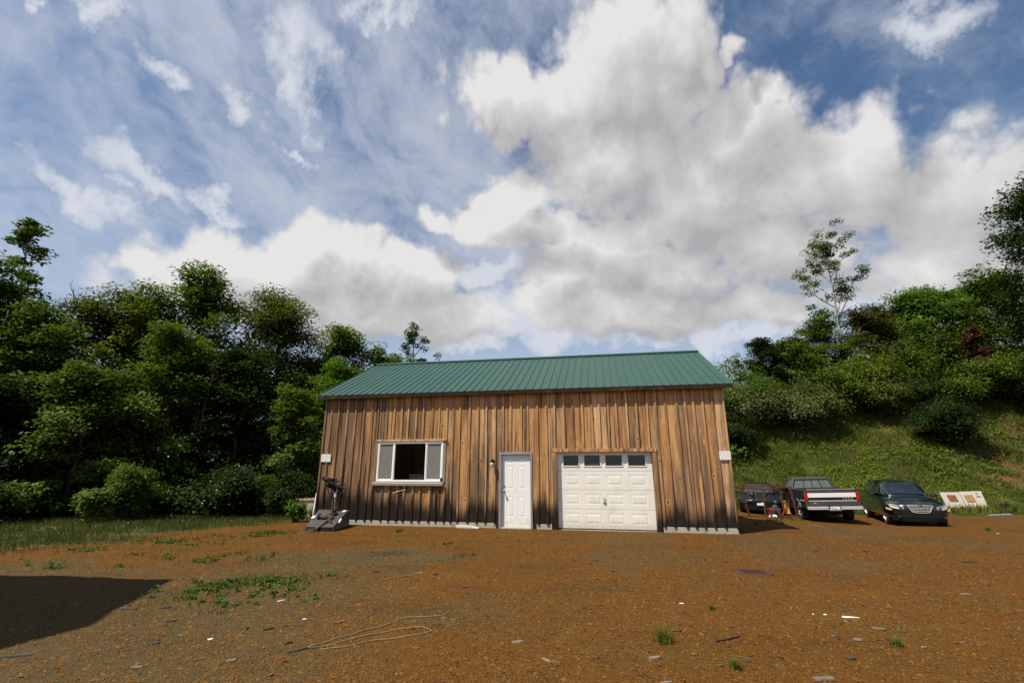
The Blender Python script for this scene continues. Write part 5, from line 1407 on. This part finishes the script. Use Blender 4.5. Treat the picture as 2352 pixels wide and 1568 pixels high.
# masses nobody could count: woods far back, thicket and forest floor
def mass(name, label, n, fn, mat, leaf, seed, r=.7, per=26, cat='woods', flat=.6):
    rg = np.random.default_rng(seed)
    c = fn(rg, n)
    p, nor, sz = cluster_leaves(c, np.full(n, r) * rg.uniform(.6, 1.3, n), per, leaf, rg, flat)
    p[:, 2] = np.maximum(p[:, 2], gz(p[:, 0], p[:, 1]) + .03)
    v, f = leaf_quads(p, nor, sz, rg)
    o = np_mesh(name, v, f, M[mat], np.clip(np.repeat(rg.random(n), per) * .6 + .4 * rg.random(len(p)), 0, 1))
    return tag(o, label, cat, kind='stuff')
def woods_left(rg, n):
    x = rg.uniform(-34, -7.5, n); y = rg.uniform(22, 32, n) - (x < -20) * rg.uniform(0, 5, n)
    z = rg.random(n) ** .75 * (8.3 + 1.2 * np.sin(x * .8) - .12 * np.maximum(0, x + 14) * 2)
    return np.stack([x, y, z + gz(x, y)], 1)
def floor_left(rg, n):
    s = rg.random(n); x = -22 + 14.5 * s; y0 = 15.3 + 2.2 * np.clip(s, 0, 1)
    y = y0 + rg.random(n) * 6.5
    return np.stack([x, y, gz(x, y) + rg.random(n) ** 1.6 * 1.9], 1)
def thick_right(rg, n):
    x = rg.uniform(14.5, 46, n); y = 34.6 + rg.random(n) * 8 - .05 * (x - 14)
    hgt = np.interp(x, [14, 18, 22, 28, 34, 40, 46], [2.2, 3.0, 3.5, 4.2, 5.5, 7.0, 9.0])
    return np.stack([x, y, gz(x, y) + rg.random(n) * hgt], 1)
def woods_back(rg, n):
    x = rg.uniform(-8, 16, n); y = rg.uniform(31, 38, n)
    return np.stack([x, y, gz(x, y) + rg.random(n) * np.interp(x, [-8, 4, 8, 16], [5, 4.5, 2.0, 1.6])], 1)
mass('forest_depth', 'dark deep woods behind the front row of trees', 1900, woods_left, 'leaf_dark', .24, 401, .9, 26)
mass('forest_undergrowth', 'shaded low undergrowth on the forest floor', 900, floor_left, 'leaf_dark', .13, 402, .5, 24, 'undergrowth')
mass('hillside_thicket', 'dark thicket filling the crest of the bank', 1500, thick_right, 'leaf_mid', .20, 403, .9, 24)
mass('woods_behind_barn', 'low woods hidden behind the barn', 520, woods_back, 'leaf_mid', .24, 404, .9, 22)
# forest stems seen in the dark
rr = random.Random(77)
for i, (x, y, h, nm) in enumerate([(-13.05, 18.9, 6.2, 'thin grey trunk in the forest shade behind the white flowered bush'), (-12.45, 18.6, 5.6, 'second thin grey trunk leaning beside the first in the forest shade'),
                                   (-19.3, 16.6, 7.5, 'slim grey trunk at the far left of the forest')]):
    e = empty('tree_trunk', (x, y, G(x, y)), 0, nm, 'tree', 'grey trunks in the forest shade')
    b = MB(); k = rr.uniform(-.3, .5)
    b.tube([(0, 0, -.1), (.08 + k * .3, 0, h * .35), (.02 + k * .6, 0, h * .7), (.2 + k, 0, h)], [.05, .04, .032, .02], 7); b.build('trunk', M['bark'], e, smooth=True, fix=False)
    b = MB()
    for q in range(6): b.tube([(k * .5, 0, h * (.45 + .09 * q)), (k * .5 + math.cos(q * 2.4) * .8, math.sin(q * 2.4) * .8, h * (.5 + .09 * q))], [.02, .006], 4, cap=False)
    b.build('branch', M['bark'], e, fix=False)
# white flowers of the dark bush
fb = [o for o in bpy.data.objects if o.name == 'flowering_bush'][0]
rg = np.random.default_rng(5); n = 26
d = unit(rg.normal(size=(n, 3)) * [1, 1, .7] + [0, -1.0, .5]); p = d * np.array([1.45, 1.45, 1.15]) * rg.uniform(.85, 1.02, (n, 1)) + [0, 0, .55]
p[:, 2] = np.maximum(p[:, 2], .15)
v, f = leaf_quads(p, unit(d + [0, 0, .6]), np.full(n, .035) * rg.uniform(.6, 1.3, n), rg, .9)
np_mesh('flowers', v, f, M['board'], None, fb)

# grass ------------------------------------------------------------------
def blades(name, label, xy, h, w, mat, seed, lean=.45, cat='grass', kind='stuff', base_off=0.0):
    rg = np.random.default_rng(seed); n = len(xy)
    x, y = xy[:, 0], xy[:, 1]
    z = gz(x, y) + base_off
    a = rg.random(n) * 2 * np.pi; la = rg.random(n) * 2 * np.pi; lm = rg.random(n) * lean
    hh = h * (.45 + 1.15 * fbm(x, y, .8, 4)) * rg.uniform(.5, 1.35, n) if np.ndim(h) == 0 else h * rg.uniform(.6, 1.3, n)
    ww = w * rg.uniform(.7, 1.3, n)
    c = np.stack([x, y, z - .01], 1); s = np.stack([np.cos(a), np.sin(a), 0 * a], 1) * ww[:, None] / 2
    ld = np.stack([np.cos(la) * lm, np.sin(la) * lm, np.sqrt(1 - np.minimum(lm, .9) ** 2)], 1)
    m_ = c + ld * hh[:, None] * .55; ld2 = unit(ld + np.stack([np.cos(la) * lm, np.sin(la) * lm, -.25 * lm], 1) * .9)
    tip = m_ + ld2 * hh[:, None] * .5
    v = np.stack([c - s, c + s, m_ + s * .75, m_ - s * .75, tip], 1).reshape(-1, 3)
    k = (np.arange(n) * 5)[:, None]
    f = np.concatenate([k + [0, 1, 2], k + [0, 2, 3], k + [3, 2, 4]], 0)
    clump = fbm(x, y, 1.4, 3); r = np.clip(.6 * (clump - .2) * 1.6 + .45 * rg.random(n), 0, 1)
    o = np_mesh(name, v, f, M[mat], np.concatenate([r, r, r]))
    return tag(o, label, cat, kind=kind)
def scatter(n, x0, x1, y0, y1, keep, seed):
    rg = np.random.default_rng(seed); out_ = []
    tot = 0
    while tot < n:
        q = np.stack([rg.uniform(x0, x1, n), rg.uniform(y0, y1, n)], 1)
        q = q[rg.random(n) < keep(q[:, 0], q[:, 1])]
        out_.append(q); tot += len(q)
        if len(out_) > 40: break
    return np.concatenate(out_)[:n]
M['drygrass'] = leaf_mat('dry_grass', (0.11, 0.075, 0.03), (0.20, 0.15, 0.06), .2)
hk = lambda x, y: sst(hill_t(x, y) + (fbm(x, y, .8, 3) - .5) * .1, -.06, .02) * sst(fbm(x, y, .9, 4), .30, .52) * (x > 7) * (1 - .85 * bare_mask(x, y))
rz_ = random.Random(91)
for i, (x, y, top, w, mt, lab) in enumerate([
    (16.2, 34.8, 8.2, 4.4, 'leaf_mid', 'tangled mid green bush behind the twiggy roof corner tree'), (19.2, 34.6, 8.6, 4.6, 'leaf_lush', 'tall tangled bush below the pointed shrub tree'),
    (23.6, 34.9, 9.3, 4.8, 'leaf_mid', 'tangled bush below the rounded shrub tree'), (27.6, 34.0, 7.4, 3.6, 'leaf_olive', 'olive green bush left of the round dark green bush'),
    (31.8, 36.4, 10.6, 5.0, 'leaf_lush', 'bright tangled bush at the foot of the lush layered tree'), (32.4, 34.4, 8.0, 4.4, 'leaf_mid', 'low tangled bush right of the round dark green bush'),
    (37.4, 33.2, 8.4, 4.6, 'leaf_olive', 'olive bush below the towering tree trunk'), (41.5, 33.4, 9.6, 5.0, 'leaf_mid', 'bush at the right edge behind the towering tree'),
    (34.5, 36.0, 12.2, 4.6, 'leaf_dark', 'dark tall bush between the lush layered tree and the dark red tree')]):
    B('hillside_bush', lab, 'bush', x, y, top, w, mt, 340 + i, 6500, .155, 13, group=HG)
blades('bank_grass', 'tall green grass covering the bank behind the cars', scatter(130000, 8, 42, 23, 36, hk, 501), .30, .030, 'grass', 502, .7)
hd = lambda x, y: sst(hill_t(x, y), -.02, .03) * sst(fbm(x + 7, y + 3, .7, 4) + .006 * (x - 24), .52, .60)
blades('dry_grass', 'straw coloured dry grass patches on the bank', scatter(36000, 8, 42, 23, 35, hd, 503), .26, .030, 'drygrass', 504, .8)
hw_ = lambda x, y: sst(hill_t(x, y), .0, .05) * sst(fbm(x * 1.0 + 31, y, .55, 4), .50, .62) * np.exp(-((x - 24) / 7) ** 2) * (y < 33)
def weeds(name, label, xy, size, hgt, mat, seed, per=9):
    rg = np.random.default_rng(seed)
    c = np.stack([xy[:, 0], xy[:, 1], gz(xy[:, 0], xy[:, 1]) + hgt * .5], 1)
    p, nor, sz = cluster_leaves(c, np.full(len(c), hgt), per, size, rg, .6)
    p[:, 2] = np.maximum(p[:, 2], gz(p[:, 0], p[:, 1]) + .01)
    v, f = leaf_quads(p, nor, sz, rg, .7)
    return tag(np_mesh(name, v, f, M[mat], np.clip(np.repeat(rg.random(len(c)), per) * .6 + .4 * rg.random(len(p)), 0, 1)), label, 'weeds', kind='stuff')
weeds('bank_weeds', 'broad leaved pale weeds trailing down the bank', scatter(1500, 12, 40, 25, 34, hw_, 505), .13, .26, 'leaf_light', 506)
weeds('bank_scrub', 'low leafy scrub scattered over the bank', scatter(900, 9, 40, 26, 34, lambda x, y: sst(fbm(x + 3, y + 40, .9, 3), .52, .6) * sst(hill_t(x, y), .05, .1), 507), .15, .34, 'leaf_mid', 508)
M['verge'] = leaf_mat('verge_grass_blades', (0.036, 0.060, 0.010), (0.098, 0.118, 0.026), .28)
vk = lambda x, y: sst(verge(x, y), -.7, 1.7) * (y < 19) * (x < -5.8) * sst(fbm(x, y, 1.5, 3), .2, .45)
blades('verge_grass', 'long grass on the verge in front of the forest', scatter(62000, -22, -5.0, 8.0, 19, vk, 511), .15, .013, 'verge', 512, .75)
blades('dry_verge_grass', 'dry straw blades mixed into the verge grass', scatter(7000, -22, -5.0, 8.0, 18, lambda x, y: sst(verge(x, y), -.9, 1.0) * sst(fbm(x, y, 1.2, 3), .45, .6), 531), .14, .011, 'drygrass', 532, .9)
fl_ = scatter(110, -17, -9, 9, 14.5, lambda x, y: sst(verge(x, y), .3, 1.2) * sst(fbm(x, y, 1.1, 3), .45, .55), 513)
rg = np.random.default_rng(6)
p = np.stack([fl_[:, 0], fl_[:, 1], gz(fl_[:, 0], fl_[:, 1]) + rg.uniform(.12, .28, len(fl_))], 1)
v, f = leaf_quads(p, unit(rg.normal(size=p.shape) * .4 + [0, -.3, 1]), np.full(len(p), .018), rg, .9)
tag(np_mesh('verge_flowers', v, f, M['board'], None), 'tiny white flowers scattered through the verge grass', 'flowers', kind='stuff')

PATCH = [(-7.51, 11.17, .95, .45, 1), (-6.61, 12.2, .8, .35, 1), (-6.1, 12.7, .6, .25, .8), (-5.55, 9.05, .28, .3, 1), (-5.14, 9.29, .42, .28, .9), (-5.2, 9.75, .5, .2, .6), (-4.75, 9.15, .25, .2, .6),
         (-3.91, 7.39, .50, .32, 1), (-3.55, 7.5, .45, .28, 1), (-3.9, 6.53, .60, .20, 1), (-4.45, 6.98, .5, .22, .9), (-4.15, 7.25, .35, .2, .8), (-3.28, 7.14, .35, .25, .9), (-3.0, 7.26, .30, .2, .8), (-2.61, 7.47, .25, .16, .7), (-2.95, 7.9, .35, .15, .5), (-4.0, 6.8, .3, .18, .8),
         (-8.43, 8.75, .5, .2, .6), (-7.88, 8.49, .28, .18, 1), (-6.81, 8.49, .26, .16, 1), (-6.52, 9.29, .30, .18, .9), (-3.35, 6.8, .25, .2, .8), (-4.44, 7.52, .28, .15, .7), (-7.2, 9.6, .5, .2, .4), (-3.4, 6.2, .3, .18, .6), (-2.7, 6.6, .3, .15, .5), (-2.9, 6.2, .2, .12, .5),
         (-8.6, 10.2, .5, .3, .5), (-1.6, 10.9, .25, .15, .4), (-.9, 9.6, .2, .12, .5), (-.75, 9.2, .18, .1, .5), (-2.95, 12.9, .16, .14, .9), (8.7, 16.2, .5, .25, .8), (10.6, 18.9, .6, .3, .9), (9.6, 17.9, .5, .25, .8), (21.6, 22.9, 1.4, .35, .8), (24.4, 22.9, 1.2, .3, .7)]
rg = np.random.default_rng(61); pts = []; wpts = []
for x, y, rx, ry, dn in PATCH:
    n = int(210 * dn * (rx * ry) / .12) + 24
    q = rg.normal(size=(n, 2)) * [rx * .78, ry * .8] + [x, y]
    q = q[rg.random(n) < sst(fbm(q[:, 0], q[:, 1], 2.6, 3), .40, .58)]
    pts.append(q)
    m_ = int(26 * dn * (rx * ry) / .12) + 3
    w_ = rg.normal(size=(m_, 2)) * [rx * .6, ry * .6] + [x, y]; wpts.append(w_[rg.random(m_) < sst(fbm(w_[:, 0], w_[:, 1], 3.0, 3), .42, .60)])
blades('yard_grass', 'short grass growing in patches on the gravel yard', np.concatenate(pts), .085, .010, 'weed', 515, .75)
weeds('yard_weeds', 'small leafy weeds spreading over the gravel yard', np.concatenate(wpts), .045, .05, 'weed', 516, 10)
thin_ = scatter(2600, -9, 9, 4.0, 13, lambda x, y: sst(fbm(x + 50, y, .8, 3), .55, .66) * np.where(x < 0, 1, .25), 517)
blades('sparse_grass', 'thin scattered grass sprouts on the gravel', thin_, .05, .007, 'grass', 518, .8)
# single tufts
for i, (x, y, h, lab) in enumerate([(1.48, 5.07, .15, 'bright grass tuft alone in the foreground near the centre right'), (3.67, 4.99, .085, 'grass tuft on the gravel beside the flat white scraps'), (1.89, 4.47, .08, 'grass tuft at the bottom edge of the yard'),
                                    (12.64, 13.1, .14, 'grass tuft on the open gravel below the white panels'), (2.4, 6.15, .06, 'short grass sprout nearest the brown branch'), (7.55, 15.2, .10, 'grass sprout on the gravel in front of the pickup truck')]):
    e = empty('grass_tuft', (x, y, G(x, y)), 0, lab, 'grass tuft', 'single tufts on the gravel')
    rg = np.random.default_rng(520 + i); n = 130
    a = rg.random(n) * 6.283; lm = rg.random(n) * .75; hh = h * rg.uniform(.6, 1.2, n)
    c = np.stack([rg.normal(size=n) * .25 * h, rg.normal(size=n) * .25 * h, np.zeros(n) - .005], 1)
    s = np.stack([-np.sin(a), np.cos(a), 0 * a], 1) * .0035
    d = np.stack([np.cos(a) * lm, np.sin(a) * lm, np.ones(n)], 1)
    v = np.stack([c - s, c + s, c + d * (hh * .5)[:, None] + s * .8, c + d * (hh * .5)[:, None] - s * .8, c + d * hh[:, None] * [1.25, 1.25, .95]], 1).reshape(-1, 3)
    k = (np.arange(n) * 5)[:, None]
    np_mesh('blades', v, np.concatenate([k + [0, 1, 2], k + [0, 2, 3], k + [3, 2, 4]], 0), M['grass'], rg.random(n * 3), e)

# gravel chips ------------------------------------------------------------
def chip_mat():
    m, t = new_mat('gravel_chips')
    r = t.attr('rnd')
    cr = t.n('ShaderNodeValToRGB', None, Fac=r)
    e_ = cr.color_ramp.elements
    cols = [(0, (.052, .025, .006)), (.20, (.12, .050, .006)), (.5, (.17, .073, .009)), (.74, (.10, .064, .016)), (.90, (.11, .078, .034)), (.98, (.13, .10, .06)), (.997, (.24, .20, .15))]
    e_[0].position = 0; e_[0].color = (*cols[0][1], 1)
    e_[1].position = cols[-1][0]; e_[1].color = (*cols[-1][1], 1)
    for p_, c_ in cols[1:-1]:
        k = e_.new(p_); k.color = (*c_, 1)
    cr.color_ramp.interpolation = 'CONSTANT'
    p = t.n('ShaderNodeBsdfPrincipled', None, Base_Color=cr.outputs[0], Roughness=.9)
    p.inputs['Specular IOR Level'].default_value = .2
    out(t, p); return m
M['chips'] = chip_mat()
rg = np.random.default_rng(71); n = 150000
rad = 3.4 * (16.0 / 3.4) ** (rg.random(n)); an = rg.uniform(-.92, .92, n)
cx_, cy_ = rad * np.sin(an), rad * np.cos(an)
s_ = UX.x * (cx_ - BARN.x) + UX.y * (cy_ - BARN.y); d_ = UY.x * (cx_ - BARN.x) + UY.y * (cy_ - BARN.y)
ok = ~((s_ > -12.0) & (s_ < .1) & (d_ > -.05)) & (verge(cx_, cy_) < .3)
cx_, cy_, rad = cx_[ok], cy_[ok], rad[ok]; n = len(cx_)
sz = .0047 * np.exp(rg.normal(size=n) * .45) * (1 + rad * .05); sz = np.minimum(sz, .026)
czz = gz(cx_, cy_) + (fbm(cx_, cy_, 5.0, 3) - 0.5) * 0.035 * (cy_ < 12.2) + sz * .1
base = np.array([[1, 0, 0], [0, 1, 0], [-1, 0, 0], [0, -1, 0], [0, 0, 1]], float)
v = base[None] * np.stack([sz * rg.uniform(.7, 1.8, n), sz * rg.uniform(.6, 1.2, n), sz * rg.uniform(.5, 1.0, n)], 1)[:, None, :]
v += rg.normal(size=v.shape) * (sz * .22)[:, None, None]
a = rg.random(n) * 6.283; ca, sa = np.cos(a)[:, None], np.sin(a)[:, None]
v = np.stack([v[..., 0] * ca - v[..., 1] * sa, v[..., 0] * sa + v[..., 1] * ca, v[..., 2]], -1) + np.stack([cx_, cy_, czz], 1)[:, None, :]
k = (np.arange(n) * 5)[:, None]
f = np.concatenate([k + [0, 1, 4], k + [1, 2, 4], k + [2, 3, 4], k + [3, 0, 4]], 0)
gsh = np.clip(rg.random(n) + .25 * (fbm(cx_, cy_, .5, 2) - .5), 0, .999)
lf = cx_ < -1.2
gsh = np.where(lf & (gsh < .60) & (rg.random(n) < .5), .70, gsh)
tag(np_mesh('gravel', v.reshape(-1, 3), f, M['chips'], np.concatenate([gsh] * 4)), 'loose rust brown gravel chips covering the yard', 'gravel', kind='stuff')

# ------------------------------------------------------------------ litter on the yard
M['slate'] = plain('blue_grey_slate', (.064, .058, .052), .85, var=.35, scale=14, bump=.3, spec=.15)
M['stone'] = plain('pale_stone', (.14, .115, .08), .85, var=.3, scale=16, bump=.3)
M['paper'] = plain('white_paper', (.80, .79, .77), .7, var=.04)
M['oldwood'] = plain('bleached_wood', (.21, .16, .11), .85, var=.35, scale=20, bump=.3)
M['brick'] = plain('red_shard', (.22, .055, .028), .85, var=.3, scale=18)
M['darkdebris'] = plain('dark_scrap', (.022, .018, .018), .8, var=.5, scale=18, bump=.3)
M['cover'] = plain('rusty_iron_cover', (.075, .026, .014), .8, .2, var=.35, scale=12, bump=.4)
M['cord'] = plain('pale_cord', (.25, .17, .09), .7, var=.2)
def shard(name, label, cat, x, y, ln, wd, th, rz, mat, seed, n=8, jag=.25, tilt=0.06, group=None):
    rr = random.Random(seed); poly = []
    for k in range(n):
        a = 2 * math.pi * k / n + rr.uniform(-.2, .2); q = 1 + rr.uniform(-jag, jag)
        c, s = math.cos(a), math.sin(a); m_ = max(abs(c), abs(s)) ** .6
        poly.append((ln / 2 * c * q / m_, wd / 2 * s * q / m_))
    b = MB()
    th *= .6; poly = [(px_ * .6, py_ * .55) for px_, py_ in poly]
    lo_ = [(px_, py_, 0) for px_, py_ in poly]; hi_ = [(px_ * .93, py_ * .9, th * rr.uniform(.75, 1.2)) for px_, py_ in poly]
    vs = lo_ + hi_
    fs = [tuple(range(n - 1, -1, -1)), tuple(range(n, 2 * n))] + [(i, (i + 1) % n, n + (i + 1) % n, n + i) for i in range(n)]
    b.add(vs, fs); o = b.build(name, M[mat], None)
    o.location = (x, y, G(x, y) + .004 + (float(fbm(x, y, 5.0, 3)) - .5) * .035); o.rotation_euler = (rr.uniform(-tilt, tilt), rr.uniform(-tilt, tilt), rz)
    return tag(o, label, cat, group)
SG = 'slates lying on the yard'
for i, (x, y, ln, wd, rz, lab) in enumerate([
    (-4.55, 6.08, .36, .10, .15, 'long thin slate just outside the tip of the shadow, under a smaller one'), (-4.66, 6.20, .13, .11, .3, 'small square slate next to the long thin slate by the shadow'),
    (-4.22, 6.19, .30, .08, .05, 'narrow slate below the grass patch, right of the shadow edge'), (-4.02, 5.60, .26, .08, .1, 'left one of two narrow slates lying end to end'),
    (-3.78, 5.69, .28, .08, .45, 'right one of two narrow slates lying end to end'), (-4.95, 5.53, .32, .07, .1, 'dark slate lying inside the shadow of the house'),
    (-2.0, 4.86, .30, .07, .6, 'pointed slate at the end of the looped cord'), (-.70, 7.22, .30, .09, -.2, 'blue grey slate in the middle of the yard before the door'),
    (-1.12, 7.80, .16, .09, -.5, 'small blue grey slate lying beside a black scrap'), (-3.45, 5.05, .15, .10, .2, 'small greenish slate near the bottom left corner'),
    (6.22, 10.53, .34, .08, -.1, 'slate sliver on the gravel between barn and truck'), (-4.84, 9.69, .16, .12, .2, 'pale slate near the far weed patches'), (-4.5, 4.75, .55, .12, .1, 'broad dark flat slate at the bottom left')]):
    shard('slate', lab, 'slate', x, y, ln, wd, .016, rz, 'slate', 700 + i, group=SG)
for i, (x, y, ln, wd, rz, mat, nm, lab) in enumerate([
    (3.80, 5.80, .26, .055, -.25, 'paper', 'paper_scrap', 'largest torn white paper strip on the right foreground'), (3.62, 5.95, .06, .05, .3, 'paper', 'paper_scrap', 'tiny white paper scrap left of the torn strip'),
    (3.47, 5.93, .03, .03, .3, 'paper', 'paper_scrap', 'smallest white fleck leftmost of the paper scraps'),
    (3.84, 5.43, .20, .09, -.2, 'stone', 'flat_stone', 'flat pale stone between the paper strip and the grass tuft'), (3.42, 5.16, .15, .10, -.5, 'stone', 'flat_stone', 'flat pale grey stone left of the grass tuft'),
    (6.08, 6.84, .20, .12, 0, 'stone', 'flat_stone', 'round pale stone alone on the right side of the yard'), (.06, 5.08, .19, .075, .3, 'oldwood', 'wood_chip', 'leaf shaped pale wood chip at the centre of the foreground'),
    (.30, 4.60, .16, .05, -.7, 'oldwood', 'wood_chip', 'small grey wood chip below the leaf shaped one'), (1.26, 4.67, .22, .07, .25, 'oldwood', 'wood_chip', 'weathered wood piece below the bright grass tuft'),
    (1.22, 4.22, .20, .04, .3, 'oldwood', 'wood_chip', 'thin pale wood strip at the bottom edge'), (-2.91, 6.43, .14, .035, .7, 'paper', 'paper_scrap', 'thin white strip beside the weed patch'),
    (-2.33, 5.80, .08, .03, 0, 'paper', 'paper_scrap', 'white speck between the weeds and the cord'), (-3.0, 5.18, .08, .05, .2, 'paper', 'paper_scrap', 'white folded scrap in the left foreground'),
    (-3.36, 5.27, .09, .06, .2, 'stone', 'flat_stone', 'pale chip in the left foreground by the small slate'), (-2.45, 4.60, .14, .08, .4, 'stone', 'flat_stone', 'squarish pale stone at the bottom left of centre'), (-3.18, 4.49, .17, .07, .2, 'stone', 'flat_stone', 'grey stone beside the left bottom grass'),
    (-2.78, 5.36, .05, .04, 0, 'brick', 'brick_shard', 'small red shard in the left foreground'), (-2.54, 5.43, .18, .035, .6, 'darkdebris', 'dark_stick', 'dark stick pointing up beside the red shard'), (-2.15, 5.02, .14, .03, .6, 'darkdebris', 'dark_stick', 'short dark stick left of the cord end'),
    (-1.92, 5.68, .16, .09, .2, 'brick', 'brick_shard', 'dark red broken brick left of the looped cord'), (-2.19, 8.08, .22, .10, .1, 'darkdebris', 'dark_scrap', 'black torn scrap beside the far pale twig'), (-1.2, 7.93, .13, .10, .1, 'darkdebris', 'dark_scrap', 'black scrap next to the small blue grey slate'),
    (1.64, 8.19, .10, .07, .1, 'darkdebris', 'dark_scrap', 'small black scrap before the garage door'), (8.15, 8.93, .42, .05, -.05, 'darkdebris', 'dark_stick', 'dark stick lying on the right side of the yard'), (7.09, 9.97, .34, .05, -.15, 'darkdebris', 'dark_stick', 'dark stick further back towards the cars'),
    (2.51, 4.29, .30, .13, .1, 'stone', 'flat_stone', 'yellowish flat stone at the bottom edge right of centre'), (3.05, 4.72, .14, .08, .5, 'slate', 'flat_stone', 'grey oval stone near the bottom right'), (2.05, 4.62, .13, .09, 0, 'slate', 'flat_stone', 'left one of the dull grey stones by the bottom edge tuft'),
    (6.75, 6.58, .18, .04, -.1, 'oldwood', 'wood_chip', 'yellowish wood strip at the right edge'), (8.99, 14.6, .62, .03, -.05, 'oldwood', 'wood_strip', 'long thin pale strip on the gravel behind the barn corner'), (8.9, 14.0, .30, .06, 0, 'stone', 'flat_stone', 'flat pale piece below the long thin strip'),
    (3.9, 4.95, .10, .05, .2, 'oldwood', 'wood_chip', 'small pale chip in front of the grass tuft by the flat stones'), (2.12, 6.40, .09, .03, -.2, 'paper', 'paper_scrap', 'thin pale fleck on the gravel right of centre'), (12.4, 12.6, .12, .05, 0, 'paper', 'paper_scrap', 'white fleck on the far right gravel')]):
    shard(nm, lab, nm.replace('_', ' '), x, y, ln, wd, .012 if mat == 'paper' else .02, rz, mat, 760 + i, 9, .35 if mat == 'paper' else .2)
# iron cover
b = MB(); b.lathe([(.01, .006), (.20, .006), (.21, .012), (.25, .012), (.29, .010), (.30, -.02)], 32)
for k in range(-4, 5): b.box(-.17, .17, k * .04 - .008, k * .04 + .008, .0065, .012) if abs(k) < 4 else None
o = b.build('drain_cover', M['cover'], None); o.location = (3.89, 8.13, G(3.89, 8.13) + .008); tag(o, 'round rusty iron drain cover set in the gravel', 'drain cover')
# looped cord
def ground_curve(name, label, cat, pts, r, mat, lift=.006):
    P = []
    for i in range(len(pts) - 1):
        p0 = pts[max(i - 1, 0)]; p1, p2 = pts[i], pts[i + 1]; p3 = pts[min(i + 2, len(pts) - 1)]
        for k in range(8):
            t_ = k / 8
            P.append(tuple(.5 * ((2 * b_) + (-a_ + c_) * t_ + (2 * a_ - 5 * b_ + 4 * c_ - d_) * t_ ** 2 + (-a_ + 3 * b_ - 3 * c_ + d_) * t_ ** 3) for a_, b_, c_, d_ in zip(p0, p1, p2, p3)))
    P.append(pts[-1])
    b = MB(); b.tube([(x, y, G(x, y) + (float(fbm(x, y, 5.0, 3)) - .5) * .035 + lift) for x, y in P], r, 6)
    return tag(b.build(name, M[mat], None, smooth=True), label, cat)
ground_curve('looped_cord', 'thin pale cord trailing in a long loop over the gravel', 'cord', [(-.74, 6.05), (-.78, 5.92), (-.98, 5.85), (-1.22, 5.80), (-1.45, 5.50), (-1.78, 5.12), (-1.92, 4.92), (-1.75, 5.02), (-1.50, 5.25), (-1.20, 5.42), (-.96, 5.48), (-.84, 5.40), (-.92, 5.28), (-1.10, 5.22), (-1.38, 5.14), (-1.62, 4.96), (-1.80, 4.90)], .0045, 'cord', .010)
ground_curve('dry_twig', 'thin pale twig on the gravel left of the slates', 'twig', [(-1.95, 7.55), (-1.75, 7.75), (-1.55, 7.95), (-1.42, 8.0), (-1.50, 8.1), (-1.62, 8.0)], .006, 'cord', .01)
ground_curve('brown_branch', 'thin brown branch lying on the right foreground gravel', 'branch', [(1.98, 5.06), (2.10, 5.12), (2.28, 5.22)], .008, 'darkdebris', .012)
